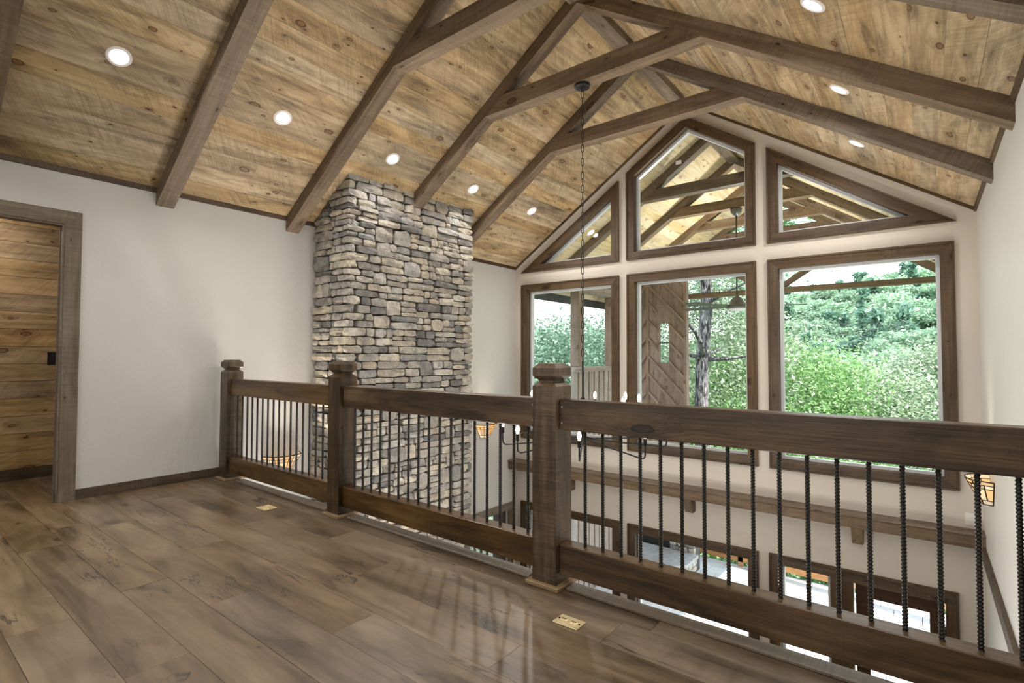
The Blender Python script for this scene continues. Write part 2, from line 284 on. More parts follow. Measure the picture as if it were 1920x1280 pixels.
class MB:
    """collects faces; build() links them as ONE mesh object"""
    def __init__(s): s.v = []; s.f = []
    def add(s, vs, fs):
        n = len(s.v); s.v += [tuple(v) for v in vs]; s.f += [tuple(i + n for i in f) for f in fs]; return s
    def box(s, x0, y0, z0, x1, y1, z1, ch=0.0):
        if ch <= 0:
            vs = [(x, y, z) for x in (x0, x1) for y in (y0, y1) for z in (z0, z1)]
            return s.add(vs, [(0, 1, 3, 2), (4, 6, 7, 5), (0, 4, 5, 1), (2, 3, 7, 6), (0, 2, 6, 4), (1, 5, 7, 3)])
        bm = bmesh.new(); bmesh.ops.create_cube(bm, size=1.0)
        for v in bm.verts: v.co = Vector(((x0 + x1) / 2 + v.co.x * (x1 - x0), (y0 + y1) / 2 + v.co.y * (y1 - y0), (z0 + z1) / 2 + v.co.z * (z1 - z0)))
        bmesh.ops.bevel(bm, geom=bm.edges[:], offset=ch, segments=1, affect='EDGES')
        bm.verts.index_update()
        s.add([v.co[:] for v in bm.verts], [[v.index for v in f.verts] for f in bm.faces]); bm.free(); return s
    def prism(s, poly, d):
        """polygon of 3-D points extruded along vector d"""
        n = len(poly); d = Vector(d)
        a = [Vector(p) for p in poly]; b = [p + d for p in a]
        fs = [tuple(range(n))[::-1], tuple(range(n, 2 * n))] + [(i, (i + 1) % n, n + (i + 1) % n, n + i) for i in range(n)]
        return s.add(a + b, fs)
    def tube(s, pts, r, n=8, cap=True):
        pts = [Vector(p) for p in pts]; rs = r if isinstance(r, (list, tuple)) else [r] * len(pts)
        base = len(s.v); up = None
        for i, p in enumerate(pts):
            d = (pts[min(i + 1, len(pts) - 1)] - pts[max(i - 1, 0)]).normalized()
            if up is None: up = d.orthogonal().normalized()
            up = (up - d * up.dot(d)); up = up.normalized() if up.length > 1e-6 else d.orthogonal().normalized()
            q = d.cross(up)
            for k in range(n):
                a = 2 * math.pi * k / n; s.v.append(tuple(p + (up * math.cos(a) + q * math.sin(a)) * rs[i]))
        for i in range(len(pts) - 1):
            for k in range(n):
                a = base + i * n + k; b = base + i * n + (k + 1) % n
                s.f.append((a, b, b + n, a + n))
        if cap:
            s.f.append(tuple(base + k for k in range(n))[::-1]); s.f.append(tuple(base + (len(pts) - 1) * n + k for k in range(n)))
        return s
    def lathe(s, prof, n=16, c=(0, 0, 0)):
        base = len(s.v)
        for r, z in prof:
            for k in range(n):
                a = 2 * math.pi * k / n; s.v.append((c[0] + r * math.cos(a), c[1] + r * math.sin(a), c[2] + z))
        for i in range(len(prof) - 1):
            for k in range(n):
                a = base + i * n + k; b = base + i * n + (k + 1) % n; s.f.append((a, b, b + n, a + n))
        s.f.append(tuple(base + k for k in range(n))[::-1]); s.f.append(tuple(base + (len(prof) - 1) * n + k for k in range(n)))
        return s
    def mesh(s, name, mat, smooth=False, M4=None):
        me = bpy.data.meshes.new(name); inv = M4.inverted() if M4 is not None else None
        vs = [inv @ Vector(v) for v in s.v] if inv is not None else s.v
        me.from_pydata(vs, [], s.f)
        bm = bmesh.new(); bm.from_mesh(me); bmesh.ops.recalc_face_normals(bm, faces=bm.faces[:]); bm.to_mesh(me); bm.free()
        if smooth: me.polygons.foreach_set('use_smooth', [True] * len(me.polygons))
        me.materials.append(mat); me.update(); return me
    def build(s, name, mat, parent=None, smooth=False, axis=None, up=(0, 0, 1)):
        """vertices are world points; the object's own X axis follows `axis` so that the grain runs along the piece"""
        vs = np.array(s.v); c = Vector((vs.min(0) + vs.max(0)) / 2)
        M4 = Matrix.Translation(c)
        if axis is not None:
            x = Vector(axis).normalized(); u = Vector(up)
            if abs(x.dot(u)) > 0.95: u = Vector((0, 1, 0))
            y = u.cross(x).normalized(); z = x.cross(y)
            M4 = Matrix((( x.x, y.x, z.x, c.x), (x.y, y.y, z.y, c.y), (x.z, y.z, z.z, c.z), (0, 0, 0, 1)))
        o = link(name, s.mesh(name, mat, smooth, M4), parent)
        if parent is not None: o.matrix_parent_inverse = parent.matrix_world.inverted()
        o.matrix_world = M4
        return o

def box(name, a, b, mat, parent=None, axis=None, ch=0.0, up=(0, 0, 1)):
    return MB().box(*a, *b, ch).build(name, mat, parent, axis=axis, up=up)
def child(o, parent):
    mw = o.matrix_world.copy(); o.parent = parent; o.matrix_parent_inverse = parent.matrix_world.inverted(); o.matrix_world = mw; return o

def holed_wall(name, outer, holes, to3, dvec, mat):
    """flat wall polygon with openings, given thickness"""
    loops = [outer] + holes
    pts2 = [Vector((p[0], p[1], 0)) for L in loops for p in L]
    tris = tessellate_polygon([[Vector((p[0], p[1], 0)) for p in L] for L in loops])
    n = len(pts2); d = Vector(dvec)
    vs = [Vector(to3(p.x, p.y)) for p in pts2]; vs = vs + [v + d for v in vs]
    fs = [tuple(t_) for t_ in tris] + [tuple(i + n for i in t_)[::-1] for t_ in tris]
    k = 0
    for L in loops:
        m = len(L)
        for i in range(m): a = k + i; b = k + (i + 1) % m; fs.append((a, b, b + n, a + n))
        k += m
    o = MB().add(vs, fs).build(name, mat); return kind(o, 'structure')

# ------------------------------------------------------------------ room dimensions
XL, XR, YG = -5.228, 0.42, 6.72            # left wall, right wall, gable wall
XC = (XL + XR) / 2; SL = 2.0 / 3.0         # ridge line, roof pitch 8:12
ZW = 2.575                                 # ceiling height at the walls
def zc(x): return ZW + SL * (min(x, 2 * XC - x) - XL)
ZR = zc(XC); ZM = -3.40; YB = -3.2; YE = 2.235   # ridge, main floor, back wall, loft edge

# ------------------------------------------------------------------ walls
door_hole = [(0.10, 0.0), (1.00, 0.0), (1.00, 2.14), (0.10, 2.14)]
TW = 0.078
kind(MB().box(XL - TW, 1.012, 0.0, XL, YG, ZW + 0.03).build('wall_left', M['wall']), 'structure')
wl2 = MB(); wl2.box(XL - TW, YB, 0, XL, 0.088, ZW + 0.03); wl2.box(XL - TW, 0.088, 2.152, XL, 1.012, ZW + 0.03); wl2.box(XL - TW, YE + 0.05, ZM, XL, 5.56, 0); wl2.box(XL - TW, 5.56, -1.28, XL, 6.55, 0); wl2.box(XL - TW, 6.55, ZM, XL, YG, 0)
kind(wl2.build('wall_left', M['wall']), 'structure')
kind(MB().box(XR, YB, ZM, XR + 0.15, YG, ZW + 0.03).build('wall_right', M['walltex']), 'structure')
kind(MB().box(XL, YE - 0.12, ZM, XR, YE - 0.02, -0.32).build('wall_under', M['wall']), 'structure')
kind(MB().box(XL - 0.15, YE - 0.2, ZM - 0.1, XR + 0.15, YG + 0.16, ZM).build('floor_main', M['floor'], axis=(1, 0, 0)), 'structure')

# openings of the gable wall: outer line of the casing, in (x, z)
z0, z1, z2 = -0.17, 2.275, 2.468
def ztri(x): return 3.615 + SL * (x + 3.37)      # sloped edge on the left half
def zsl(x): xx = min(x, 2 * XC - x); return 2.468 + 0.667 * (xx - (-5.10))
WIN = [
    ('window_1', [(-5.10, z2), (-3.37, z2), (-3.37, zsl(-3.37))]),
    ('window_2', [(-3.25, z2), (-1.565, z2), (-1.565, zsl(-1.565)), (XC, zsl(XC)), (-3.25, zsl(-3.25))]),
    ('window_3', [(-1.44, z2), (0.27, z2), (-1.44, zsl(-1.44))]),
    ('window_4', [(-5.09, z0), (-3.37, z0), (-3.37, z1), (-5.09, z1)]),
    ('window_5', [(-3.245, z0), (-1.565, z0), (-1.565, z1), (-3.245, z1)]),
    ('window_6', [(-1.44, z0), (0.25, z0), (0.25, z1), (-1.44, z1)]),
    ('window_7', [(-5.09, -3.1), (-3.37, -3.1), (-3.37, -1.165), (-5.09, -1.165)]),
    ('window_8', [(-3.25, -3.1), (-1.575, -3.1), (-1.575, -1.165), (-3.25, -1.165)]),
    ('window_9', [(-1.46, -3.1), (-0.735, -3.1), (-0.735, -1.155), (-1.46, -1.155)]),
]
DOOR = [(-0.735, ZM), (0.225, ZM), (0.225, -1.155), (-0.735, -1.155)]
def inset(poly, d):
    n = len(poly); A = sum(poly[i][0] * poly[(i + 1) % n][1] - poly[(i + 1) % n][0] * poly[i][1] for i in range(n))
    s = 1 if A > 0 else -1; out = []
    for i in range(n):
        p0, p1, p2 = Vector(poly[i - 1]), Vector(poly[i]), Vector(poly[(i + 1) % n])
        e1 = (p1 - p0).normalized(); e2 = (p2 - p1).normalized()
        n1 = Vector((-e1.y, e1.x)) * s; n2 = Vector((-e2.y, e2.x)) * s
        k = d / max(1e-6, 1 + n1.dot(n2)); out.append(tuple(p1 + (n1 + n2) * k))
    return out
holes = [inset(p, 0.105) for _, p in WIN] + [[(-0.64, ZM + 0.002), (0.135, ZM + 0.002), (0.135, -1.26), (-0.64, -1.26)]]
gw = holed_wall('wall_gable', [(XL, ZM), (XR, ZM), (XR, ZW + .02), (XC, ZR + .02), (XL, ZW + .02)], holes, lambda a, b: (a, YG, b), (0, 0.16, 0), M['gable'])

def make_window(name, outer, YG=YG, sg=1):
    e = kind(empty(name, (sum(p[0] for p in outer) / len(outer), YG, min(p[1] for p in outer))), 'structure')
    inn = inset(outer, 0.112); n = len(outer); fr2 = inset(outer, 0.145)
    lip = inset(outer, 0.018)
    for i in range(n):
        a, b = outer[i], outer[(i + 1) % n]; c, d = inn[(i + 1) % n], inn[i]
        MB().prism([(a[0], YG, a[1]), (b[0], YG, b[1]), (c[0], YG, c[1]), (d[0], YG, d[1])], (0, -0.024 * sg, 0)).build('casing', M['casing'], e, axis=(b[0] - a[0], 0, b[1] - a[1]), up=(0, 1, 0))
        a2, b2, c2, d2 = outer[i], outer[(i + 1) % n], lip[(i + 1) % n], lip[i]
        MB().prism([(a2[0], YG - 0.024 * sg, a2[1]), (b2[0], YG - 0.024 * sg, b2[1]), (c2[0], YG - 0.024 * sg, c2[1]), (d2[0], YG - 0.024 * sg, d2[1])], (0, -0.012 * sg, 0)).build('back_band', M['casing'], e, axis=(b[0] - a[0], 0, b[1] - a[1]), up=(0, 1, 0))
        # jamb lining
        h = inset(outer, 0.104); p, q = h[i], h[(i + 1) % n]; r_, s_ = inn[(i + 1) % n], inn[i]
        MB().prism([(p[0], YG - 0.002 * sg, p[1]), (q[0], YG - 0.002 * sg, q[1]), (r_[0], YG - 0.002 * sg, r_[1]), (s_[0], YG - 0.002 * sg, s_[1])], (0, 0.075 * sg, 0)).build('jamb', M['casing'], e, axis=(b[0] - a[0], 0, b[1] - a[1]), up=(0, 1, 0))
        u, w = inn[i], inn[(i + 1) % n]; x, y = fr2[(i + 1) % n], fr2[i]
        MB().prism([(u[0], YG + 0.073 * sg, u[1]), (w[0], YG + 0.073 * sg, w[1]), (x[0], YG + 0.073 * sg, x[1]), (y[0], YG + 0.073 * sg, y[1])], (0, 0.06 * sg, 0)).build('sash', M['vinyl'], e, axis=(b[0] - a[0], 0, b[1] - a[1]), up=(0, 1, 0))
    g = inset(outer, 0.140)
    MB().prism([(p[0], YG + 0.10 * sg, p[1]) for p in g], (0, 0.006 * sg, 0)).build('pane', M['glass'], e)
    return e
for nm, poly in WIN: win = make_window(nm, poly)
BW = [('fill_window_1', [(-4.7, 0.55), (-2.7, 0.55), (-2.7, 2.25), (-4.7, 2.25)]), ('fill_window_2', [(-2.1, 0.55), (-0.1, 0.55), (-0.1, 2.25), (-2.1, 2.25)])]  # unseen windows behind the camera, added to let daylight onto the loft
holed_wall('wall_back', [(XL, ZM), (XR, ZM), (XR, ZW + .02), (XC, ZR + .02), (XL, ZW + .02)], [inset(p, 0.105) for _, p in BW], lambda a, b: (a, YB, b), (0, -0.16, 0), M['wall'])
for nm, poly in BW: make_window(nm, poly, YB, -1)
w2 = bpy.data.objects['window_2']
box('sticker', (-2.58, YG + 0.094, 3.705), (-2.505, YG + 0.099, 3.755), M['whiteplastic'], w2)['label'] = 'small white paper sticker on the pane'

# patio door under the gable
d1 = kind(empty('door_1', (-0.25, YG, ZM)), 'structure')
box('casing', (-0.735, YG - 0.024, -1.28), (0.225, YG, -1.155), M['casing'], d1, (1, 0, 0))
box('casing', (-0.745, YG - 0.024, ZM), (-0.635, YG, -1.28), M['casing'], d1, (0, 0, 1)); box('casing', (0.125, YG - 0.024, ZM), (0.225, YG, -1.28), M['casing'], d1, (0, 0, 1))
box('back_band', (-0.735, YG - 0.036, -1.175), (0.225, YG - 0.024, -1.155), M['casing'], d1, (1, 0, 0)); box('back_band', (0.205, YG - 0.036, ZM), (0.225, YG - 0.024, -1.175), M['casing'], d1, (0, 0, 1))
dl = MB(); dl.box(-0.62, YG + 0.05, ZM + .01, -0.50, YG + 0.09, -1.29); dl.box(0.0, YG + 0.05, ZM + .01, 0.115, YG + 0.09, -1.29); dl.box(-0.50, YG + 0.05, -1.43, 0.0, YG + 0.09, -1.29); dl.box(-0.50, YG + 0.05, ZM + .01, 0.0, YG + 0.09, ZM + 0.3)
dl.build('door_leaf', M['doorwood'], d1); box('pane', (-0.50, YG + 0.066, ZM + 0.3), (0.0, YG + 0.072, -1.43), M['glass'], d1)
box('hinge', (0.114, YG + 0.03, -1.62), (0.126, YG + 0.05, -1.53), M['black'], d1)

# side door on the left wall of the main floor
d2 = kind(empty('door_2', (XL, 6.05, ZM)), 'structure')
box('casing', (XL, 5.46, -1.30), (XL + 0.022, 6.65, -1.19), M['greytrim'], d2, (0, 1, 0)); box('casing', (XL, 5.46, ZM), (XL + 0.022, 5.57, -1.30), M['greytrim'], d2, (0, 0, 1)); box('casing', (XL, 6.54, ZM), (XL + 0.022, 6.65, -1.30), M['greytrim'], d2, (0, 0, 1))
box('door_leaf', (XL - 0.09, 6.28, ZM + .01), (XL - 0.05, 6.54, -1.31), M['doorwood'], d2, (0, 0, 1)); box('door_leaf', (XL - 0.09, 5.57, ZM + .01), (XL - 0.05, 5.72, -1.31), M['doorwood'], d2, (0, 0, 1))
for k in range(3): box('muntin', (XL - 0.085, 5.83 + 0.14 * k, ZM + .01), (XL - 0.055, 5.85 + 0.14 * k, -1.31), M['doorwood'], d2, (0, 0, 1))
box('pane', (XL - 0.073, 5.72, ZM + .01), (XL - 0.067, 6.28, -1.31), M['glass'], d2)

# doorway to the hall, cased in grey timber
d3 = kind(empty('door_3', (XL, 0.55, 0)), 'structure')
MB().prism([(XL, 1.012, 0), (XL, 1.117, 0), (XL, 1.117, 2.247), (XL, 1.012, 2.142)], (0.02, 0, 0)).build('casing', M['greytrim'], d3, axis=(0, 0, 1))
MB().prism([(XL, 0.088, 0), (XL, -0.017, 0), (XL, -0.017, 2.247), (XL, 0.088, 2.142)], (0.02, 0, 0)).build('casing', M['greytrim'], d3, axis=(0, 0, 1))
MB().prism([(XL, -0.017, 2.247), (XL, 1.117, 2.247), (XL, 1.012, 2.142), (XL, 0.088, 2.142)], (0.02, 0, 0)).build('casing', M['greytrim'], d3, axis=(0, 1, 0))
box('jamb', (XL - TW, 0.998, 0), (XL + 0.012, 1.012, 2.142), M['greytrim'], d3, (0, 0, 1)); box('jamb', (XL - TW, 0.088, 0), (XL + 0.012, 0.102, 2.142), M['greytrim'], d3, (0, 0, 1)); box('jamb', (XL - TW, 0.102, 2.128), (XL + 0.012, 0.998, 2.142), M['greytrim'], d3, (0, 1, 0))
box('door_stop', (XL - 0.052, 0.992, 0), (XL - 0.03, 0.998, 2.128), M['greytrim'], d3, (0, 0, 1))

# hall beyond the doorway: horizontal pine boards
XH = -6.45
hw = kind(MB().box(XH - 0.14, -0.6, 0, XH - 0.02, 1.75, 2.5).build('wall_hall', M['mortar']), 'structure')
y_ = 0.10; k = 0
while y_ < 2.5:
    hgt = 0.158; w_ = MB().box(XH - 0.02, -0.6, y_ + 0.0015, XH - random.uniform(0.0, 0.003), 1.75, min(2.5, y_ + hgt) - 0.0015)
    w_.build('plank', M['hallboard'], hw, axis=(0, 1, 0), up=(1, 0, 0)); y_ += hgt; k += 1
he = MB(); he.box(XH - 0.02, -0.72, 0, XL - TW, -0.6, 2.5); he.box(XH - 0.02, 1.75, 0, XL - TW, 1.87, 2.5)
kind(he.build('wall_hall_end', M['wall']), 'structure')
kind(MB().box(XH - 0.14, -0.72, 2.5, XL - TW, 1.87, 2.56).build('ceiling_hall', M['wall']), 'structure')
kind(box('baseboard_hall', (XH, -0.6, 0), (XH + 0.015, 1.75, 0.10), M['casing'], axis=(0, 1, 0)), 'structure')
hl = bpy.data.lights.new('added_hall_lamp', 'AREA'); hl.shape = 'DISK'; hl.size = 0.16; hl.energy = P_HALL; hl.color = (1.0, 0.92, 0.80)  # unseen lamp added for the hall's warm light, no fixture
hlo = bpy.data.objects.new('added_hall_lamp', hl); C.objects.link(hlo); hlo.location = (-5.95, 0.55, 2.49)

# baseboards and ceiling trim
kind(box('baseboard_left', (XL, 1.115, 0), (XL + 0.016, 2.21, 0.078), M['casing'], axis=(0, 1, 0)), 'structure')
kind(box('baseboard_left', (XL, YB, 0), (XL + 0.016, -0.015, 0.078), M['casing'], axis=(0, 1, 0)), 'structure')
kind(box('baseboard_right', (XR - 0.016, YB, 0), (XR, 2.1, 0.078), M['casing'], axis=(0, 1, 0)), 'structure')
kind(MB().prism([(XL, YB, 2.541), (XL + 0.02, YB, 2.541), (XL + 0.02, YB, 2.60), (XL, YB, 2.60)], (0, 3.12 - YB, 0)).build('trim_1', M['casing'], axis=(0, 1, 0)), 'structure')
kind(MB().prism([(XL, 4.99, 2.541), (XL + 0.02, 4.99, 2.541), (XL + 0.02, 4.99, 2.60), (XL, 4.99, 2.60)], (0, YG - 4.99, 0)).build('trim_1', M['casing'], axis=(0, 1, 0)), 'structure')
kind(MB().prism([(XR, YB, 2.541), (XR - 0.02, YB, 2.541), (XR - 0.02, YB, 2.60), (XR, YB, 2.60)], (0, YG - YB, 0)).build('trim_2', M['casing'], axis=(0, 1, 0)), 'structure')
for nm, xa in (('trim_3', XL), ('trim_4', XR)):
    kind(MB().prism([(xa, YG, zc(xa) - 0.036), (XC, YG, ZR - 0.036), (XC, YG, ZR + 0.02), (xa, YG, zc(xa) + 0.02)], (0, -0.02, 0)).build(nm, M['casing'], axis=(XC - xa, 0, ZR - ZW), up=(0, 1, 0)), 'structure')
kind(box('trim_5', (XR - 0.03, YE, -0.74), (XR, 6.56, -0.635), M['casing'], axis=(0, 1, 0)), 'structure')

# ------------------------------------------------------------------ ceiling boards, one object each
ce = kind(MB().prism([(XL - .2, YB, ZW - .02), (XC, YB, ZR + .112), (XR + .2, YB, ZW - .02), (XR + .2, YB, ZW + .3), (XC, YB, ZR + .4), (XL - .2, YB, ZW + .3)], (0, YG + .1 - YB, 0)).build('ceiling', M['mortar']), 'structure')
for v in ce.data.vertices: pass
def slope_board(parent, mat, side, s0, s1, ya, yb, drop=0.0, thick=0.016, name='plank'):
    """board lying on a roof slope between distances s0..s1 from the wall, ya..yb along the ridge"""
    cs, sn = 1 / math.hypot(1, SL), SL / math.hypot(1, SL)
    def P(s, h):
        x = s * cs - sn * h * -1 * -1; z = ZW + s * sn + cs * h
        return (XL + x, z) if side == 'L' else (XR - x, z)
    a, b = P(s0, -drop), P(s1, -drop); c, d = P(s1, thick), P(s0, thick)
    m = MB().prism([(a[0], ya, a[1]), (b[0], ya, b[1]), (c[0], ya, c[1]), (d[0], ya, d[1])], (0, yb - ya, 0))
    return m.build(name, mat, parent, axis=(0, 1, 0), up=(-sn if side == 'L' else sn, 0, cs))
LEN = (XC - XL) * math.hypot(1, SL)
for side in 'LR':
    s = 0.0; row = 0
    while s < LEN - 0.01:
        w_ = 0.184; s1 = min(LEN, s + w_)
        js = [0.51, 1.69, 2.87, 4.05, 5.23]; random.shuffle(js)
        cuts = sorted([-1.1 if side == 'L' else 0.86] + sorted(j for j in js[:random.choice((1, 1, 2))] if j > (0 if side == 'L' else 2.0)) + [YG])
        for y, yb in zip(cuts[:-1], cuts[1:]):
            slope_board(ce, M['ceiling'], side, s + 0.0006, s1 - 0.0006, y + 0.0006, yb - 0.0006, random.uniform(0, 0.003))
        s = s1; row += 1
back = MB()
for side, y1 in (('L', -1.1), ('R', 0.85)):
    xa = XL if side == 'L' else XR
    back.prism([(xa, YB, zc(xa) + .004), (XC, YB, ZR + .004), (XC, YB, ZR + .012), (xa, YB, zc(xa) + .012)], (0, y1 - YB, 0))
kind(back.build('plank', M['ceiling'], ce, axis=(0, 1, 0)), 'stuff')

# ------------------------------------------------------------------ loft floor boards
fl = kind(MB().box(XL - 0.15, YB, -0.30, XR, YE, -0.02).build('floor', M['wall']), 'structure')
kind(MB().box(XH - 0.14, -0.72, -0.2, XL - TW, 1.87, -0.02).build('floor_hall', M['mortar']), 'structure')
rows = [2.235, 2.06, 1.855, 1.648, 1.452, 1.238, 1.030, 0.828, 0.618, 0.410, 0.20, -0.01]
ends = {0: [-4.1, -2.6, -0.9], 1: [-4.6, -2.9, -1.02], 2: [-3.6, -2.3, -0.55], 3: [-4.75, -2.78, -1.25], 4: [-3.37, -1.9, -0.4], 5: [-4.25, -2.55, -1.1], 6: [-4.44, -3.02, -1.3],
        7: [-5.5, -4.05, -2.2, -0.9], 8: [-4.9, -2.88, -1.4], 9: [-5.7, -3.95, -2.45, -0.8], 10: [-4.6, -3.0, -1.2]}
for i in range(len(rows) - 1):
    yb, ya = rows[i], rows[i + 1]
    xs = [XH if yb < 1.70 else XL] + ends[i] + [XR]
    for a, b in zip(xs[:-1], xs[1:]):
        dz = random.uniform(-0.0008, 0.0)
        MB().box(a + .0005, ya + .0005, -0.02, b - .0005, yb - .0005, dz, 0.0008).build('plank', M['floor'], fl, axis=(1, 0, 0))
kind(MB().box(XH, -0.72, -0.02, XL, -0.012, -0.001).box(XL, YB, -0.02, XR, -0.012, -0.001).build('plank', M['floor'], fl, axis=(1, 0, 0)), 'stuff')
for a, b in ((-5.10 + .25, -3.42), (-3.15, -1.59), (-1.37, 0.20)):
    kind(box('trim_6', (a, 2.157, 0.0), (b, 2.237, 0.016), M['nosing'], axis=(1, 0, 0), ch=0.004), 'structure')
kind(box('trim_7', (XL, YE, -0.34), (XR, YE + 0.02, -0.001), M['wall'], axis=(1, 0, 0)), 'structure')

# ------------------------------------------------------------------ railing
rl = thing('railing', 'dark stained timber railing with black rebar balusters along the loft edge', 'railing', (-2.4, 2.2, 0))
def post_mesh(cx, cy):
    h = 0.070; prof = [(h, 0.0), (h, 0.976), (h - .024, 0.999), (h - .024, 1.003), (h, 1.026), (h, 1.066), (h - .022, 1.088)]
    m = MB()
    for r, z in prof: m.v += [(cx - r, cy - r, z), (cx + r, cy - r, z), (cx + r, cy + r, z), (cx - r, cy + r, z)]
    for i in range(len(prof) - 1):
        for k in range(4): a = 4 * i + k; b = 4 * i + (k + 1) % 4; m.f.append((a, b, b + 4, a + 4))
    m.f.append((3, 2, 1, 0)); n = 4 * (len(prof) - 1); m.f.append((n, n + 1, n + 2, n + 3)); return m
PX = [-5.035, -3.281, -1.478, 0.325]; PY = 2.20
for x in PX:
    p = post_mesh(x, PY).build('post', M['post'], rl, axis=(0, 0, 1), up=(0, 1, 0))
    pb = MB(); pb.box(x - .097, PY - .095, 0.0, x + .097, PY + .095, 0.020, 0.003); b = pb.build('post_base', M['base'], p, axis=(1, 0, 0))
reb = MB(); nr = 47; pr = 0.012; zz = [(0.0, 0.0072)]
pts = []
for i in range(nr):
    for dz, r in ((0.002, 0.0070), (0.0045, 0.0092), (0.0075, 0.0092), (0.010, 0.0070)): pts.append((i * pr + dz, r))
nseg = 8
for z, r in pts:
    for k in range(nseg):
        a = 2 * math.pi * k / nseg; tilt = 0.0035 * math.sin(a)
        reb.v.append((r * math.cos(a), r * math.sin(a), 0.206 + z + tilt))
for i in range(len(pts) - 1):
    for k in range(nseg): a = i * nseg + k; b = i * nseg + (k + 1) % nseg; reb.f.append((a, b, b + nseg, a + nseg))
reb_me = reb.mesh('baluster', M['rebar'], True)
BX = [[-4.905 + 0.0919 * i for i in range(16)], [-3.127 + 0.0938 * i for i in range(17)], [-1.286 + 0.0940 * i for i in range(17)]]
for j in range(3):
    a, b = PX[j] + 0.07, PX[j + 1] - 0.07
    for zz0, zz1, nm in ((0.766, 0.913, 'top_rail'), (0.069, 0.213, 'bottom_rail')):
        r = MB().box(a + .001, 2.156, zz0, b - .001, 2.244, zz1, 0.004).build(nm, M['rail'], rl, axis=(1, 0, 0))
        if j == 2 or (j == 1):
            xs = [a + .018] if j == 2 else [b - .018]
            for sx_ in xs:
                for sz in (zz0 + .035, zz1 - .035):
                    if (nm == 'top_rail'):
                        mm = MB().lathe([(0.004, 0), (0.004, 0.0015)], 8); o = mm.build('screw_head', M['screw'], r); o.matrix_world = Matrix.Translation((sx_, 2.1558, sz)) @ Matrix.Rotation(math.radians(90), 4, 'X')
    for x in BX[j]:
        o = link('baluster', reb_me, rl); o.matrix_parent_inverse = rl.matrix_world.inverted(); o.matrix_world = Matrix.Translation((x, 2.20, 0)) @ Matrix.Rotation(random.uniform(0, 6), 4, 'Z')

# ------------------------------------------------------------------ roof trusses and ridge
DR = 0.145                                         # rafter depth below the boards, measured plumb
CB, CT = 3.582, 3.74                               # collar tie underside / top
def make_truss(name, label, y0, w_=0.14, xl=XL, xr=XR, collar=True, group=None, mat='beam'):
    t_ = thing(name, label, 'truss', (XC, y0 + w_ / 2, CB), group)
    for sgn, xa in ((1, xl), (-1, xr)):
        f = lambda x: zc(x) if xl == XL else ZW + SL * ((x if x < XC else 2 * XC - x) - XL)
        MB().prism([(xa, y0, f(xa) - DR), (XC, y0, ZR - DR), (XC, y0, ZR + .01), (xa, y0, f(xa) + .01)], (0, w_, 0)).build('rafter', M[mat], t_, axis=(XC - xa, 0, ZR - f(xa)), up=(0, 1, 0))
    if collar:
        xb = XL + (CB - (ZW - DR)) / SL; xt = XL + (CT - (ZW - DR)) / SL
        MB().prism([(xb, y0 - .001, CB), (2 * XC - xb, y0 - .001, CB), (2 * XC - xt, y0 - .001, CT), (xt, y0 - .001, CT)], (0, w_ + .002, 0)).build('collar_tie', M[mat], t_, axis=(1, 0, 0), up=(0, 1, 0))
    return t_
TY = [0.44, 1.62, 2.80, 3.98, 5.16]
TL = ['brown timber roof truss at the far left, only its rafter foot in view',
      'brown timber roof truss whose rafter ends above the plain white wall by the doorway',
      'brown timber roof truss just before the stone chimney',
      'brown timber roof truss whose collar carries the chandelier chain',
      'brown timber roof truss nearest to the gable windows']
for y, lb in zip(TY, TL): make_truss('roof_truss', lb, y)
tag(MB().box(XC - 0.078, -0.3, 4.325, XC + 0.078, YG - .02, ZR - 0.02).build('ridge_beam', M['beam'], axis=(0, 1, 0)), 'long brown ridge beam running under the peak towards the gable', 'beam')

# ------------------------------------------------------------------ recessed lights
def slope_pt(side, x, y, off=0.0):
    sn, cs = SL / math.hypot(1, SL), 1 / math.hypot(1, SL)
    nrm = Vector((sn, 0, -cs)) if side == 'L' else Vector((-sn, 0, -cs))
    return Vector((x, y, zc(x))) + nrm * off, nrm
def downlight(label, side, x, y, seen=True, z=None, power=None):
    p, nrm = slope_pt(side, x, y, 0.001)
    Mx = Matrix.Translation(p) @ nrm.to_track_quat('Z', 'Y').to_matrix().to_4x4()
    if seen:
        t_ = thing('recessed_light', label, 'light', p, 'recessed ceiling lights'); t_.matrix_world = Mx; bpy.context.view_layer.update()
        o = link('trim_ring', RING, t_); o = link('lens', LENS, t_)
    if power is None: power = P_DOWN
    if power > 0:
        l = bpy.data.lights.new('downlight_lamp', 'AREA'); l.shape = 'DISK'; l.size = 0.09; l.energy = power; l.color = LAMP_COL; l.spread = math.radians(170)
        lo = bpy.data.objects.new('downlight_lamp', l); C.objects.link(lo)
        q, _ = slope_pt(side, x, y, 0.02); lo.matrix_world = Matrix.Translation(q) @ (-nrm).to_track_quat('Z', 'Y').to_matrix().to_4x4()
RING = MB()
n = 28; prof = [(0.055, 0.0), (0.055, 0.004), (0.060, 0.008), (0.073, 0.006), (0.077, 0.0)]
for r, z in prof: RING.v += [(r * math.cos(2 * math.pi * k / n), r * math.sin(2 * math.pi * k / n), z) for k in range(n)]
for i in range(len(prof) - 1):
    for k in range(n): a = i * n + k; b = i * n + (k + 1) % n; RING.f.append((a, b, b + n, a + n))
RING = RING.mesh('trim_ring', M['lampring'], True); LENS = MB().lathe([(0.057, 0.0), (0.057, 0.0035), (0.001, 0.004)], 28).mesh('lens', M['lens'])
LL = ['large round recessed light at the upper left, between the first two rafters', 'round recessed light between the second and third rafter from the left', 'round recessed light above the left half of the stone chimney',
      'round recessed light above the right edge of the stone chimney', 'round recessed light on the left slope nearest to the gable wall']
for lb, y in zip(LL, (1.10, 2.27, 3.46, 4.70, 5.92)): downlight(lb, 'L', -4.32, y)
